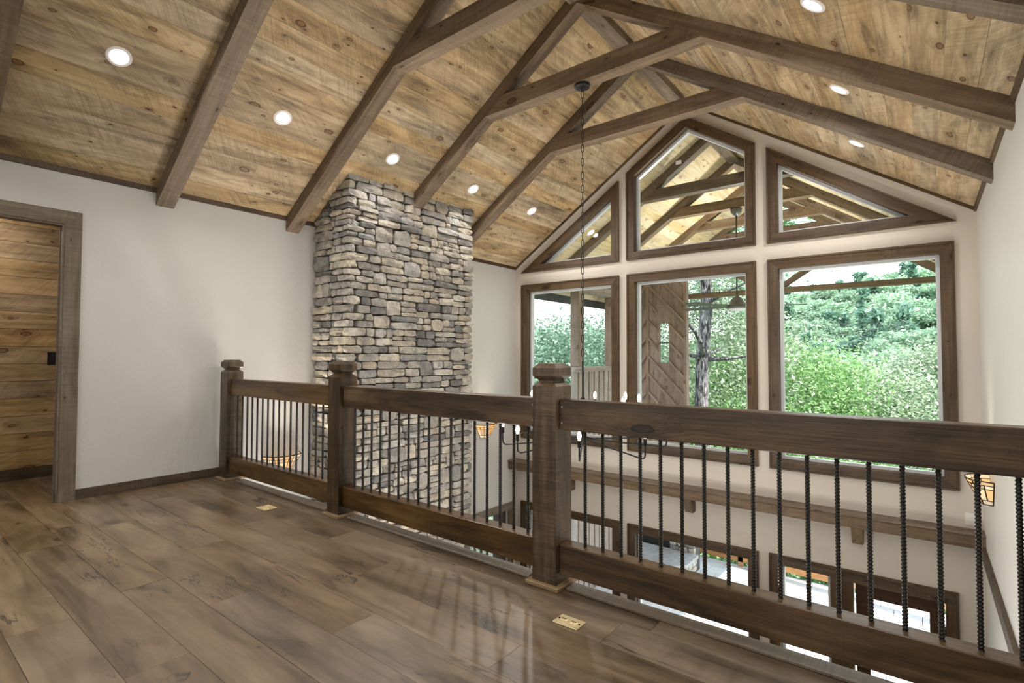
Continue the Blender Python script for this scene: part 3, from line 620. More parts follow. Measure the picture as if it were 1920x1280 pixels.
LR = ['round recessed light at the top edge on the right slope', 'round recessed light in the middle of the right slope', 'round recessed light on the right slope nearest to the gable wall']
for lb, y in zip(LR, (3.42, 4.64, 5.92)): downlight(lb, 'R', -0.475, y)
for side, x, y in (('L', -4.32, -0.08), ('L', -4.32, -1.26), ('R', -0.475, 2.27), ('R', -0.475, 1.10), ('R', -0.475, -0.08), ('R', -0.475, -1.26)): downlight('', side, x, y, False)  # unseen lamps added to light the room, carrying on the rows without fixtures

# ------------------------------------------------------------------ stone chimney
XF, Y0, Y1 = -4.585, 3.12, 4.985
ch = thing('stone_chimney', 'tall ledgestone chimney breast rising from the lower floor to the plank ceiling', 'chimney', (XF - 0.3, (Y0 + Y1) / 2, ZM))
core = MB(); core.prism([(XL, Y0 + .05, ZM), (XF - .05, Y0 + .05, ZM), (XF - .05, Y0 + .05, zc(XF) - .02), (XL, Y0 + .05, zc(XL) - .02)], (0, Y1 - Y0 - .07, 0)).build('mortar_core', M['mortar'], ch)
def unit_stone(seed):
    r = random.Random(seed); nx, ny, nz = 3, 2, 1
    bm = bmesh.new(); bmesh.ops.create_cube(bm, size=2.0)
    def cut(axis, n_):
        for k in range(1, n_):
            co = [0, 0, 0]; co[axis] = -1 + 2 * k / n_; no = [0, 0, 0]; no[axis] = 1
            bmesh.ops.bisect_plane(bm, geom=bm.verts[:] + bm.edges[:] + bm.faces[:], plane_co=co, plane_no=no)
    cut(0, nx); cut(2, ny)
    for v in bm.verts:
        x, y, z = v.co
        edge = (abs(x) > .99) + (abs(z) > .99)
        if y < 0:
            v.co.y = -1 + (0.34 if edge == 2 else 0.20 if edge == 1 else 0) + r.uniform(-.24, .24)
            if edge: v.co.x *= 0.97; v.co.z *= 0.95
        if edge == 2: v.co.x *= r.uniform(0.84, 1.0); v.co.z *= r.uniform(0.72, 1.0)
        else: v.co.x += r.uniform(-.10, .10) * (abs(x) < .9); v.co.z += r.uniform(-.17, .12) * (1 if abs(z) > .9 else 1.2)
        v.co.z = max(-1.02, min(1.02, v.co.z)); v.co.x = max(-1.01, min(1.01, v.co.x))
    bmesh.ops.recalc_face_normals(bm, faces=bm.faces[:])
    me = bpy.data.meshes.new('stone'); bm.to_mesh(me); bm.free(); me.materials.append(M['stone']); return me
US = [unit_stone(100 + i) for i in range(28)]
stones = []       # (centre, half sizes, face)
R_ = random.Random(5)
def fill(u0, u1, v0, v1, depth_fn, face, top_fn):
    """rubble bond of long and short stones within one band"""
    u = u0
    while u < u1 - 0.005:
        H = v1 - v0; big = R_.random() < 0.22
        w_ = R_.uniform(0.14, 0.27) if big else R_.uniform(0.20, 0.42)
        if u1 - (u + w_) < 0.10: w_ = u1 - u
        if big: cells = [(u, u + w_, v0, v1)]
        else:
            cells = []; ns = 2 if H < 0.16 or R_.random() < 0.7 else 3
            hs = [R_.uniform(0.7, 1.3) for _ in range(ns)]; q = v0
            for hh in hs:
                hq = H * hh / sum(hs); m = 2 if (R_.random() < 0.45 and w_ > 0.2) else 1
                sp = u + w_ * R_.uniform(0.35, 0.65)
                cells += [(u, sp, q, q + hq), (sp, u + w_, q, q + hq)] if m == 2 else [(u, u + w_, q, q + hq)]
                q += hq
        for c in cells: depth_fn(c)
        u += w_
joint = 0.0022
def add_front(c):
    u, w_, q, r = c; zt = zc(XF) + 0.02
    if q > zt - .02: return
    r = min(r, zt); pr = R_.uniform(-0.012, 0.022)
    stones.append((Vector((XF - 0.035 + pr, (u + w_) / 2, (q + r) / 2)), ((w_ - u) / 2 - joint, 0.045, (r - q) / 2 - joint), 'F'))
def add_side(c):
    u, w_, q, r = c; zt = zc(w_) + 0.004      # u = distance along X (world), left end is lower
    if q > zt - .015: return
    r = min(r, max(zt, q + 0.03)); pr = R_.uniform(-0.012, 0.018)
    stones.append((Vector(((u + w_) / 2, Y0 + 0.035 - pr, (q + r) / 2)), ((w_ - u) / 2 - joint, 0.045, (r - q) / 2 - joint), 'S'))
v = -1.35
while v < 3.0:
    H = R_.uniform(0.135, 0.205)
    # quoins on the corner, long face alternating
    n_ = 2 if R_.random() < 0.75 else 3; q = v
    for k in range(n_):
        hq = H / n_; lf, ls = (R_.uniform(0.16, 0.26), R_.uniform(0.08, 0.13)) if (k % 2) else (R_.uniform(0.08, 0.14), R_.uniform(0.18, 0.26))
        zt = zc(XF) + 0.02
        if q < zt - .03: stones.append((Vector((XF + 0.008 - ls / 2, Y0 - 0.008 + lf / 2, q + min(hq, zt - q) / 2)), (lf / 2 - joint, ls / 2, min(hq, zt - q) / 2 - joint), 'Q'))
        fill(Y0 + lf, Y1, q, q + hq, lambda c: None, 'F', None) if False else None
        # remaining front strip next to a short quoin
        if k == 0: bf, bs = R_.uniform(0.27, 0.44), R_.uniform(0.27, 0.36)
        add_front((Y0 + lf, Y0 + bf, q, q + hq)); add_side((XF - bs, XF - ls, q, q + hq))
        q += hq
    fill(Y0 + bf, Y1, v, v + H, add_front, 'F', None)
    fill(XL + 0.005, XF - bs, v, v + H, add_side, 'S', None)
    v += H
cpos = Vector((0, 0, 1.12))
def px_size(s): d = (s[0] - cpos).length; return s[1][0] * s[1][2] / d ** 2 * (0.55 if s[2] == 'F' else 0.8) * (0.5 if s[0].z < 0.85 else 1)
stones.sort(key=px_size, reverse=True)
small = MB()
RX = Matrix(((0, -1, 0), (1, 0, 0), (0, 0, 1))).to_4x4()     # stone front (local -Y) faces +X
inv = ch.matrix_world.inverted()
for i, (c, hs, fc) in enumerate(stones):
    me = US[R_.randrange(len(US))]
    rot = RX if fc in 'FQ' else Matrix.Identity(4)
    Mx = Matrix.Translation(c) @ rot @ Matrix.Rotation(math.radians(R_.uniform(-1.3, 1.3)), 4, 'Y') @ Matrix.Rotation(math.radians(R_.uniform(-4, 4)), 4, 'Z') @ Matrix.Diagonal((hs[0], hs[1], hs[2], 1))
    if i < 297:
        o = link('stone', me, ch); o.matrix_parent_inverse = inv; o.matrix_world = Mx
    else: small.add([Mx @ v.co for v in me.vertices], [tuple(p.vertices) for p in me.polygons])
kind(small.build('small_stones', M['stone_i'], ch), 'stuff')

# ------------------------------------------------------------------ chandelier
CX, CY = -2.39, 4.05
cd = thing('chandelier', 'black iron chandelier with many bent arms and candle bulbs hung on a long chain', 'chandelier', (CX, CY, 0.4))
MB().lathe([(0.072, CB), (0.072, CB - .022), (0.060, CB - .030), (0.02, CB - .033), (0.012, CB - .06)], 24, (CX, CY, 0)).build('canopy', M['black'], cd, smooth=False)
chn = empty('chain', (CX, CY, CB - 0.06)); child(chn, cd)
lk = MB(); N = 14; ring = []
for k in range(N):
    a = 2 * math.pi * k / N; ring.append((0.011 * math.cos(a), 0, 0.024 * math.sin(a) + (0.012 if math.sin(a) > 0 else -0.012)))
ring.append(ring[0]); lk.tube(ring, 0.0034, 5, False); LK = lk.mesh('chain_link', M['black'], True)
zt, zb = CB - 0.055, 1.075; nl = int((zt - zb) / 0.060)
for i in range(nl):
    o = link('chain_link', LK, chn); o.matrix_parent_inverse = chn.matrix_world.inverted()
    o.matrix_world = Matrix.Translation((CX, CY, zt - 0.036 - i * (zt - zb) / nl)) @ Matrix.Rotation(math.radians(35 + 90 * (i % 2)), 4, 'Z')
MB().tube([(CX, CY, 1.09), (CX, CY, 0.36)], 0.0085, 10).lathe([(0.012, .355), (0.024, .365), (0.024, .60), (0.012, .62)], 12, (CX, CY, 0)).build('stem', M['black'], cd)
def arm(dx, dy, zl, zb_):
    tip = Vector((CX + dx, CY + dy, zl)); c0 = Vector((CX + dx * 0.03, CY + dy * 0.03, zl)); d = (tip - c0).normalized()
    pts = [c0 + Vector((0, 0, 0.20)), c0 + Vector((0, 0, 0.05)), c0 + Vector((0, 0, 0.015)) + d * 0.012, c0 + d * 0.05]
    pts += [tip - d * 0.055, tip - d * 0.025 + Vector((0, 0, .004)), tip - d * 0.006 + Vector((0, 0, .018)), tip + Vector((0, 0, .045)), tip + Vector((0, 0, zb_ - zl - 0.085))]
    a = MB().tube(pts, 0.0062, 8).build('arm', M['black'], cd, smooth=True)
    zs = zb_ - 0.085
    MB().lathe([(0.006, zs - .002), (0.0125, zs), (0.0125, zs + 0.045), (0.010, zs + 0.048)], 12, (tip.x, tip.y, 0)).build('socket', M['black'], a)
    MB().lathe([(0.009, zs + .048), (0.010, zs + .055), (0.0145, zs + .072), (0.0150, zs + .084), (0.011, zs + .102), (0.004, zs + .114), (0.001, zs + .116)], 12, (tip.x, tip.y, 0)).build('bulb', M['bulb'], a, smooth=True)
for dx, dy in ((0.52, -0.93), (0.84, -0.57), (0.76, 0.02), (0.0, -0.95), (-0.33, -0.72), (0.42, 0.40), (-0.75, -0.05), (-0.5, 0.75)): arm(dx, dy, 0.40, 0.585)
for dx, dy in ((-0.55, -0.01), (-0.15, -0.43), (0.01, 0.20), (0.50, -0.22), (0.26, 0.31), (0.46, 0.16)): arm(dx, dy, 0.56, 0.775)

# ------------------------------------------------------------------ stained glass sconces
def sconce(label, x, y, sgn, ztop=0.115):
    """half pyramid bowl of leaded glass; sgn = +1 opens away from the left wall"""
    t_ = thing('wall_sconce', label, 'lamp', (x, y, ztop - 0.2), 'stained glass wall sconces')
    H = 0.20
    top = [(0.0, -0.20), (0.13, -0.145), (0.165, -0.05), (0.165, 0.05), (0.13, 0.145), (0.0, 0.20)]
    bot = [(0.0, -0.085), (0.055, -0.06), (0.07, -0.022), (0.07, 0.022), (0.055, 0.06), (0.0, 0.085)]
    P = lambda f, i, h: Vector((x + sgn * (bot[i][0] * (1 - h) + top[i][0] * h + 0.004), y + bot[i][1] * (1 - h) + top[i][1] * h, ztop - H + H * h))
    lead = MB()
    for i in range(5):
        for h0, h1, nsub in ((0.0, 0.18, 1), (0.18, 0.68, 2), (0.68, 0.84, 2), (0.84, 1.0, 1)):
            for k in range(nsub):
                a0, a1 = k / nsub, (k + 1) / nsub
                q = [P(0, i, h0).lerp(P(0, i + 1, h0), a0), P(0, i, h0).lerp(P(0, i + 1, h0), a1), P(0, i, h1).lerp(P(0, i + 1, h1), a1), P(0, i, h1).lerp(P(0, i + 1, h1), a0)]
                nrm = (q[1] - q[0]).cross(q[3] - q[0]).normalized() * 0.003
                cc = sum(q, Vector()) / 4
                MB().prism([cc + (p - cc) * 0.985 for p in q], nrm).build('glass_piece', M['amber'], t_)
                lead.tube([q[0], q[3]], 0.005, 5); lead.tube([q[3], q[2]], 0.005, 5)
    for i in range(5): lead.tube([P(0, i, 1), P(0, i + 1, 1)], 0.006, 6); lead.tube([P(0, i, 0), P(0, i + 1, 0)], 0.005, 6)
    lead.build('lead_frame', M['lead'], t_)
    MB().box(min(x, x + sgn * .008), y - .06, ztop - H, max(x, x + sgn * .008), y + .06, ztop - .05).build('back_plate', M['lead'], t_)
    l = bpy.data.lights.new('sconce_lamp', 'AREA'); l.shape = 'DISK'; l.size = 0.10; l.energy = P_SCONCE; l.color = (1.0, 0.88, 0.72); l.spread = math.radians(95)
    lo = bpy.data.objects.new('sconce_lamp', l); C.objects.link(lo)
    lo.matrix_world = Matrix.Translation((x + sgn * 0.085, y, ztop - 0.03)) @ Vector((-sgn * 0.62, 0, -1)).to_track_quat('Z', 'Y').to_matrix().to_4x4()
sconce('stained glass wall sconce glowing low on the left wall before the chimney', XL, 2.785, 1)
sconce('stained glass wall sconce on the left wall just past the chimney', XL, 5.95, 1)
sconce('stained glass wall sconce on the right wall beyond the railing', XR, 5.80, -1, 0.135)

# ------------------------------------------------------------------ ledge beam, plates, floor boxes
lb = thing('ledge_beam', 'long brown timber ledge on brackets under the gable windows', 'shelf', (XC, 6.6, -0.66))
box('beam', (XL + .001, 6.535, -0.655), (XR - .001, YG, -0.535), M['beam'], lb, (1, 0, 0), 0.004); box('cap', (XL + .001, 6.515, -0.535), (XR - .001, YG, -0.515), M['beam'], lb, (1, 0, 0), 0.003)
for x in (-4.15, -2.37, -0.585):
    MB().prism([(x - .05, 6.55, -0.655), (x - .05, YG, -0.655), (x - .05, YG, -0.84), (x - .05, 6.63, -0.84)], (0.10, 0, 0)).build('corbel', M['beam'], lb, axis=(0, 0, 1))
sp = thing('outlet_plate', 'small cream outlet plate on the gable wall near the right corner', 'outlet', (0.32, YG, -0.43))
box('plate', (0.283, YG - .006, -0.485), (0.357, YG, -0.37), M['whiteplastic'], sp, ch=0.002); box('socket', (0.303, YG - .009, -0.465), (0.337, YG - .005, -0.435), M['whiteplastic'], sp); box('socket', (0.303, YG - .009, -0.42), (0.337, YG - .005, -0.39), M['whiteplastic'], sp)
hp = thing('switch_plate', 'black switch plate on the pine boards beyond the doorway', 'switch', (XH, 1.195, 1.095))
box('plate', (XH, 1.15, 1.035), (XH + .006, 1.25, 1.155), M['blackplastic'], hp, ch=0.002)
for yy in (1.177, 1.223): box('toggle', (XH + .006, yy - .014, 1.065), (XH + .010, yy + .014, 1.125), M['blackplastic'], hp, ch=0.001)
def floor_box(label, x, y, lx, ly, rot):
    t_ = thing('floor_outlet', label, 'outlet', (x, y, 0)); t_.rotation_euler[2] = rot; bpy.context.view_layer.update()
    def part(nm, a, b, m, chh=0.001):
        o = link(nm, MB().box(*a, *b, chh).mesh(nm, m), t_); return o
    part('plate', (-lx / 2, -ly / 2, 0.0), (lx / 2, ly / 2, 0.006), M['brass'], 0.002)
    part('raised_rim', (-lx / 2 + .004, -ly / 2 + .002, 0.006), (lx / 2 - .004, -ly / 2 + .010, 0.010), M['brass'])
    for k in (-0.024, 0.024):
        o = link('cover', MB().lathe([(0.017, 0.006), (0.017, 0.009), (0.013, 0.011), (0.002, 0.0112)], 18, (k, 0.0, 0)).mesh('cover', M['brass'], False), t_)
        o = link('slot', MB().box(k - .010, -.002, .0110, k + .010, .002, .0122).mesh('slot', M['darkbrass']), t_)
    for k in (-lx / 2 + .010, lx / 2 - .010): o = link('screw', MB().lathe([(0.004, 0.006), (0.004, 0.0085)], 8, (k, 0.0, 0)).mesh('screw', M['darkbrass']), t_)
floor_box('square brass floor outlet cover near the left end of the railing', -3.835, 1.938, 0.125, 0.10, 0.02)
floor_box('rectangular brass floor outlet cover in front of the tallest post', -1.195, 1.91, 0.118, 0.078, 0.0)

# ------------------------------------------------------------------ porch beyond the gable
YP0, YP1 = YG + 0.17, 11.75
XO, XRO = XL - 0.37, XR + 0.37                     # eaves
def zp(x): return ZW + SL * ((x if x < XC else 2 * XC - x) - XL)
pr_ = kind(MB().prism([(XO, YP0, zp(XO) + .03), (XC, YP0, ZR + .03), (XRO, YP0, zp(XRO) + .03), (XRO, YP0, zp(XRO) + .16), (XC, YP0, ZR + .16), (XO, YP0, zp(XO) + .16)], (0, YP1 + .25 - YP0, 0)).build('porch_roof', M['gutter']), 'structure')
for side in 'LR':
    s = -0.37 * math.hypot(1, SL)
    while s < LEN - .01:
        s1 = min(LEN, s + 0.184)
        slope_board(pr_, M['porchboard'], side, s + .001, s1 - .001, YP0, YP1 + 0.24, random.uniform(0, .002)); s = s1
for nm, x in (('trim_8', XO), ('trim_9', XRO)):
    g = kind(box(nm, (x - .02, YP0, zp(x) - 0.14), (x + .02, YP1 + .25, zp(x) + .10), M['gutter'], axis=(0, 1, 0)), 'structure')
    box('gutter', (x - (.10 if x < 0 and x < XC else -.02), YP0, zp(x) - .06), (x + (.02 if x > XC else -.02) + (.08 if x > XC else 0), YP1 + .25, zp(x) + .06), M['gutter'], g, (0, 1, 0))
PT = [(7.72, 'porch truss nearest to the gable windows'), (8.95, 'second porch truss, which carries the ceiling fan'), (10.18, 'third porch truss out from the gable windows'), (11.45, 'outermost porch truss with a tie beam and struts')]
for y, lb_ in PT:
    tt = make_truss('porch_truss', 'dark timber ' + lb_, y, 0.15)
    if y > 11:
        zt_ = 2.42; MB().box(XL, y, zt_, XR, y + .15, zt_ + .10).build('tie_beam', M['beam'], tt, axis=(1, 0, 0))
        MB().box(XC - .08, y + .004, zt_ + .10, XC + .08, y + .146, CB).build('king_post', M['beam'], tt, axis=(0, 0, 1))
        for sg in (-1, 1): MB().prism([(XC + sg * .08, y + .01, 2.52), (XC + sg * .24, y + .01, 2.52), (XC + sg * 1.32, y + .01, 3.22), (XC + sg * 1.22, y + .01, 3.30)], (0, .13, 0)).build('strut', M['beam'], tt, axis=(sg, 0, .7))
def porch_post(label, x, y, za, zb_, w_=0.2):
    o = box('porch_post', (x - w_ / 2, y - w_ / 2, za), (x + w_ / 2, y + w_ / 2, zb_), M['clad'], None, (0, 0, 1), 0.006); return tag(o, label, 'post')
porch_post('weathered timber porch post seen in the left window, nearer one', -5.20, 8.60, 0.94, 2.42, 0.19)
porch_post('weathered timber porch post seen at the right edge of the left window', -5.20, 10.02, 0.94, 2.42, 0.22)
porch_post('weathered timber porch post at the outer right corner of the porch', XR + .02, 11.55, ZM, 2.42, 0.2)
tag(box('porch_beam', (-5.31, YP0, 2.38), (-5.10, YP1, 2.53), M['greyclad'], None, (0, 1, 0)), 'long pale beam over the porch posts in the left window', 'beam')
tag(box('porch_beam', (XR - .09, YP0, 2.42), (XR + .11, YP1, 2.60), M['greyclad'], None, (0, 1, 0)), 'long pale beam at the right eave of the porch', 'beam')
# side screen of boards and battens
sc = thing('porch_screen', 'grey board and batten porch screen between the porch posts in the left window', 'screen', (-5.2, 9.2, ZM))
box('cap_rail', (-5.29, 8.38, 0.84), (-5.10, 10.2, 0.935), M['greyclad'], sc, (0, 1, 0), 0.004)
y = 8.40
while y < 10.15:
    box('board', (-5.22, y + .003, ZM), (-5.17, y + .197, 0.84), M['greyclad'], sc, (0, 0, 1)); box('batten', (-5.17, y - .02, ZM), (-5.145, y + .025, 0.84), M['greyclad'], sc, (0, 0, 1)); y += 0.20
# chevron-clad chimney chase with stone fireplace
fp = thing('outdoor_fireplace', 'porch fireplace of rough stone with a tall chase of diagonal brown battens', 'fireplace', (-4.83, 11.2, ZM))
XA, XB, YF, ZT = -5.72, -3.95, 11.0, 3.02
hx0, hx1, hz0, hz1 = -4.575, -4.345, 1.005, 1.865
cw = MB(); cw.box(XA, YF, -1.35, hx0, YF + .12, ZT); cw.box(hx1, YF, -1.35, XB, YF + .12, ZT); cw.box(hx0, YF, -1.35, hx1, YF + .12, hz0); cw.box(hx0, YF, hz1, hx1, YF + .12, ZT)
cw.build('chase', M['clad'], fp, axis=(0, 0, 1))
box('peep_pane', (hx0, YF + .05, hz0), (hx1, YF + .055, hz1), M['glass'], fp); box('peep_bar', (hx0, YF + .03, 1.425), (hx1, YF + .07, 1.445), M['black'], fp)
xm = -4.83
for x in (XA + .03, xm, XB - .03): box('batten', (x - .03, YF - .035, -1.35), (x + .03, YF, ZT), M['clad'], fp, (0, 0, 1))
zq = -1.2
while zq < ZT + 0.85:
    for sg in (1, -1):
        xe = XB - .06 if sg > 0 else XA + .06; xs_ = xm + sg * .03; L = abs(xe - xs_)
        # batten falls away from the centre line at 45 degrees
        za, zb_ = zq, zq - L * 1.05
        p0 = [xs_, za]; p1 = [xe, zb_]
        if za > ZT: f_ = (za - ZT) / (za - zb_); p0 = [xs_ + (xe - xs_) * f_, ZT]
        if p1[1] < -1.35: f_ = (p0[1] + 1.35) / (p0[1] - p1[1]); p1 = [p0[0] + (p1[0] - p0[0]) * f_, -1.35]
        if p0[1] - p1[1] < 0.05: continue
        if sg > 0 and min(p0[1], za - (hx0 - xs_) * 1.05) > hz0 - .02 and za - (hx1 - xs_) * 1.05 - .065 < hz1 + .02:
            # leave the small opening free: two shorter pieces
            pieces = []
            for (u0, u1) in ((p0[0], hx0 - .01), (hx1 + .01, p1[0])):
                if u1 - u0 > .04: pieces.append(([u0, za - (u0 - xs_) * 1.05], [u1, za - (u1 - xs_) * 1.05]))
            for q0, q1 in pieces:
                if q0[1] <= ZT: MB().prism([(q0[0], YF, q0[1]), (q1[0], YF, q1[1]), (q1[0], YF, q1[1] - .065), (q0[0], YF, q0[1] - .065)], (0, -.045, 0)).build('batten', M['clad'], fp, axis=(q1[0] - q0[0], 0, q1[1] - q0[1]), up=(0, 1, 0))
            continue
        MB().prism([(p0[0], YF, p0[1]), (p1[0], YF, p1[1]), (p1[0], YF, p1[1] - .065), (p0[0], YF, p0[1] - .065)], (0, -.045, 0)).build('batten', M['clad'], fp, axis=(p1[0] - p0[0], 0, p1[1] - p0[1]), up=(0, 1, 0))
    zq += 0.395
box('mantel', (XA - .1, YF - .25, -1.45), (XB + .1, YF + .2, -1.33), M['clad'], fp, (1, 0, 0), .006)
stn = []; R_ = random.Random(9)
def pile(x0, x1, y0, za, zb_):
    z = za
    while z < zb_ - .02:
        h_ = min(R_.uniform(.08, .16), zb_ - z); x = x0
        while x < x1 - .01:
            w_ = R_.uniform(.14, .34)
            if x1 - x - w_ < .1: w_ = x1 - x
            stn.append((Vector((x + w_ / 2, y0 + .05 - R_.uniform(0, .03), z + h_ / 2)), (w_ / 2 - .004, .06, h_ / 2 - .004))); x += w_
        z += h_
pile(XA, -5.35, YF, ZM, -1.45); pile(-4.35, XB + .12, YF, ZM, -1.45); pile(-5.35, -4.35, YF, -2.0, -1.45); pile(-5.9, XB + .17, 10.12, ZM, ZM + .36)
box('firebox', (-5.35, YF + .3, ZM), (-4.35, YF + .35, -2.0), M['firebox'], fp); box('core', (-5.85, 10.17, ZM), (XB + .12, YF + .1, ZM + .36), M['mortar'], fp)
cr_ = MB(); cr_.box(XA, YF + .06, ZM, -5.36, YF + .4, -1.46); cr_.box(-4.34, YF + .06, ZM, XB + .1, YF + .4, -1.46); cr_.box(-5.36, YF + .06, -2.0, -4.34, YF + .4, -1.46); cr_.build('backing', M['mortar'], fp)
hs_ = MB(); hs_.prism([(-5.95, 11.0, ZM + .36), (-5.95, 10.25, ZM + .36), (-5.5, 10.08, ZM + .36), (-4.4, 10.05, ZM + .36), (-3.9, 10.12, ZM + .36), (-3.74, 10.35, ZM + .36), (-3.74, 11.0, ZM + .36)], (0, 0, .07)); hs_.build('hearth_slab', M['slab'], fp)
sd = []
for i, z in enumerate(np.arange(ZM, ZM + .34, .12)):
    for yq in np.arange(10.2, 10.95, .25): stn.append((Vector((XB + .14, yq + .12, z + .06)), (.055, .12, .056)))
finv = fp.matrix_world.inverted()
for c, hs in stn:
    o = link('stone', US[R_.randrange(len(US))], fp); o.matrix_parent_inverse = finv; o.matrix_world = Matrix.Translation(c) @ Matrix.Diagonal((*hs, 1))
# ceiling fan
FX, FY = XC, 9.03
cf = thing('ceiling_fan', 'dark ceiling fan hanging on a long rod under the porch roof', 'fan', (FX, FY, 1.9))
MB().lathe([(0.09, CB), (0.085, CB - .06), (0.05, CB - .10), (0.02, CB - .12)], 18, (FX, FY, 0)).build('canopy', M['fan'], cf, smooth=True)
MB().tube([(FX, FY, CB - .1), (FX, FY, 2.12)], .014, 8).build('down_rod', M['fan'], cf, smooth=True)
MB().lathe([(0.02, 2.16), (0.035, 2.12), (0.09, 2.08), (0.105, 2.03), (0.115, 2.0), (0.17, 1.975), (0.175, 1.945), (0.15, 1.925)], 24, (FX, FY, 0)).build('motor', M['fan'], cf, smooth=True)
MB().lathe([(0.15, 1.925), (0.13, 1.90), (0.06, 1.885), (0.001, 1.882)], 24, (FX, FY, 0)).build('light_bowl', M['lampring'], cf, smooth=True)
fl_ = bpy.data.lights.new('porch_fill', 'AREA'); fl_.shape = 'DISK'; fl_.size = .22; fl_.energy = P_PORCH_FILL; fl_.color = LAMP_COL; flo = bpy.data.objects.new('porch_fill', fl_); C.objects.link(flo); flo.location = (FX, FY + 0.45, 2.2); flo.rotation_euler = (math.pi, 0, 0)  # unseen fill light added to brighten the porch ceiling, no part of the fan
for k in range(5):
    a = math.radians(20 + 72 * k); d = Vector((math.cos(a), math.sin(a), 0)); q = Vector((-d.y, d.x, 0)); c = Vector((FX, FY, 1.965))
    pts = [c + d * .15 - q * .03, c + d * .28 - q * .06, c + d * .98 - q * .075, c + d * 1.02 - q * .03, c + d * 1.02 + q * .03, c + d * .98 + q * .075, c + d * .28 + q * .06, c + d * .15 + q * .03]
    MB().prism([p + Vector((0, 0, .012 * ((p - c).dot(q) / .075))) for p in pts], (0, 0, .009)).build('blade', M['fan'], cf, axis=d)
# porch light above the left pane
def porch_light():
    x, y = -4.31, 7.56; nrm = Vector((SL, 0, -1)).normalized(); p = Vector((x, y, zp(x))) + nrm * .004
    t_ = thing('recessed_light', 'small round light in the porch ceiling seen through the left triangular window', 'light', p, 'recessed ceiling lights')
    t_.matrix_world = Matrix.Translation(p) @ nrm.to_track_quat('Z', 'Y').to_matrix().to_4x4(); bpy.context.view_layer.update()
    link('trim_ring', RING, t_); link('lens', LENS, t_)
porch_light()
tag(MB().box(XC - 0.08, YP0, 4.325, XC + 0.08, YP1 + .2, ZR - 0.005).build('ridge_beam', M['beam'], axis=(0, 1, 0)), 'ridge beam of the porch roof seen through the peaked window', 'beam')
# patio of square pavers
pa = kind(MB().box(-7.6, YG + .16, ZM - .2, 2.6, 12.25, ZM - .03).build('patio', M['mortar']), 'structure')
PVM = MB().box(-.196, -.196, -.03, .196, .196, 0, .004).mesh('paver', M['paver']); pinv = pa.matrix_world.inverted()
nx_, ny_ = 23, 13; cnt = 0
for i in range(nx_):
    for j in range(ny_):
        o = link('paver', PVM, pa); o.matrix_parent_inverse = pinv; o.matrix_world = Matrix.Translation((-6.9 + .4 * i + (0.2 if j % 2 else 0), YG + .42 + .4 * j, ZM + random.uniform(-.002, .001)))
# patio railing
dr = thing('patio_railing', 'cedar patio railing with thin dark balusters in front of the greenery', 'railing', (-2.5, 12.1, ZM))
box('top_rail', (-7.6, 12.04, ZM + .92), (2.6, 12.18, ZM + .96), M['orange'], dr, (1, 0, 0)); box('bottom_rail', (-7.6, 12.06, ZM + .10), (2.6, 12.15, ZM + .22), M['orange'], dr, (1, 0, 0))
BM_ = MB().tube([(0, 0, ZM + .22), (0, 0, ZM + .92)], .010, 6).mesh('baluster', M['black']); dinv = dr.matrix_world.inverted()
for i in range(84):
    o = link('baluster', BM_, dr); o.matrix_parent_inverse = dinv; o.matrix_world = Matrix.Translation((-7.5 + .12 * i, 12.105, 0))
for x in (-7.5, -5.6, -3.2, -0.9, 1.5): box('post', (x - .05, 12.06, ZM), (x + .05, 12.16, ZM + .94), M['orange'], dr, (0, 0, 1))

# ------------------------------------------------------------------ land and trees
def hz(x, y):
    a = math.atan2(x, max(y, 1)); d = math.hypot(x, y)
    crest = 18 + min(1.6, max(-1.0, (a + .195) / .2155)) * 12
    near = -4.6 - 11 * min(1, max(0, (d - 13) / 40))
    tt = min(1, max(0, (d - 70) / 230)); tt = tt * tt * (3 - 2 * tt)
    z = near + (crest + 15.6) * tt
    if d > 300: z -= (d - 300) * 0.12
    return z
g = MB(); xs_ = np.linspace(-330, 260, 60); ys_ = np.concatenate([np.linspace(12.3, 60, 14), np.linspace(70, 460, 42)])
for y in ys_:
    for x in xs_: g.v.append((x, y, hz(x, y)))
nx_ = len(xs_)
for j in range(len(ys_) - 1):
    for i in range(nx_ - 1): a = j * nx_ + i; g.f.append((a, a + 1, a + nx_ + 1, a + nx_))
kind(g.build('hillside', M['ground'], smooth=True), 'structure')
kind(MB().box(-60, -40, -5.2, XL - .3, 12.3, -4.7).box(XR + .3, -40, -5.2, 60, 12.3, -4.7).box(XL - .3, 6.0, -5.2, XR + .3, 12.3, -4.7).build('ground', M['ground']), 'structure')

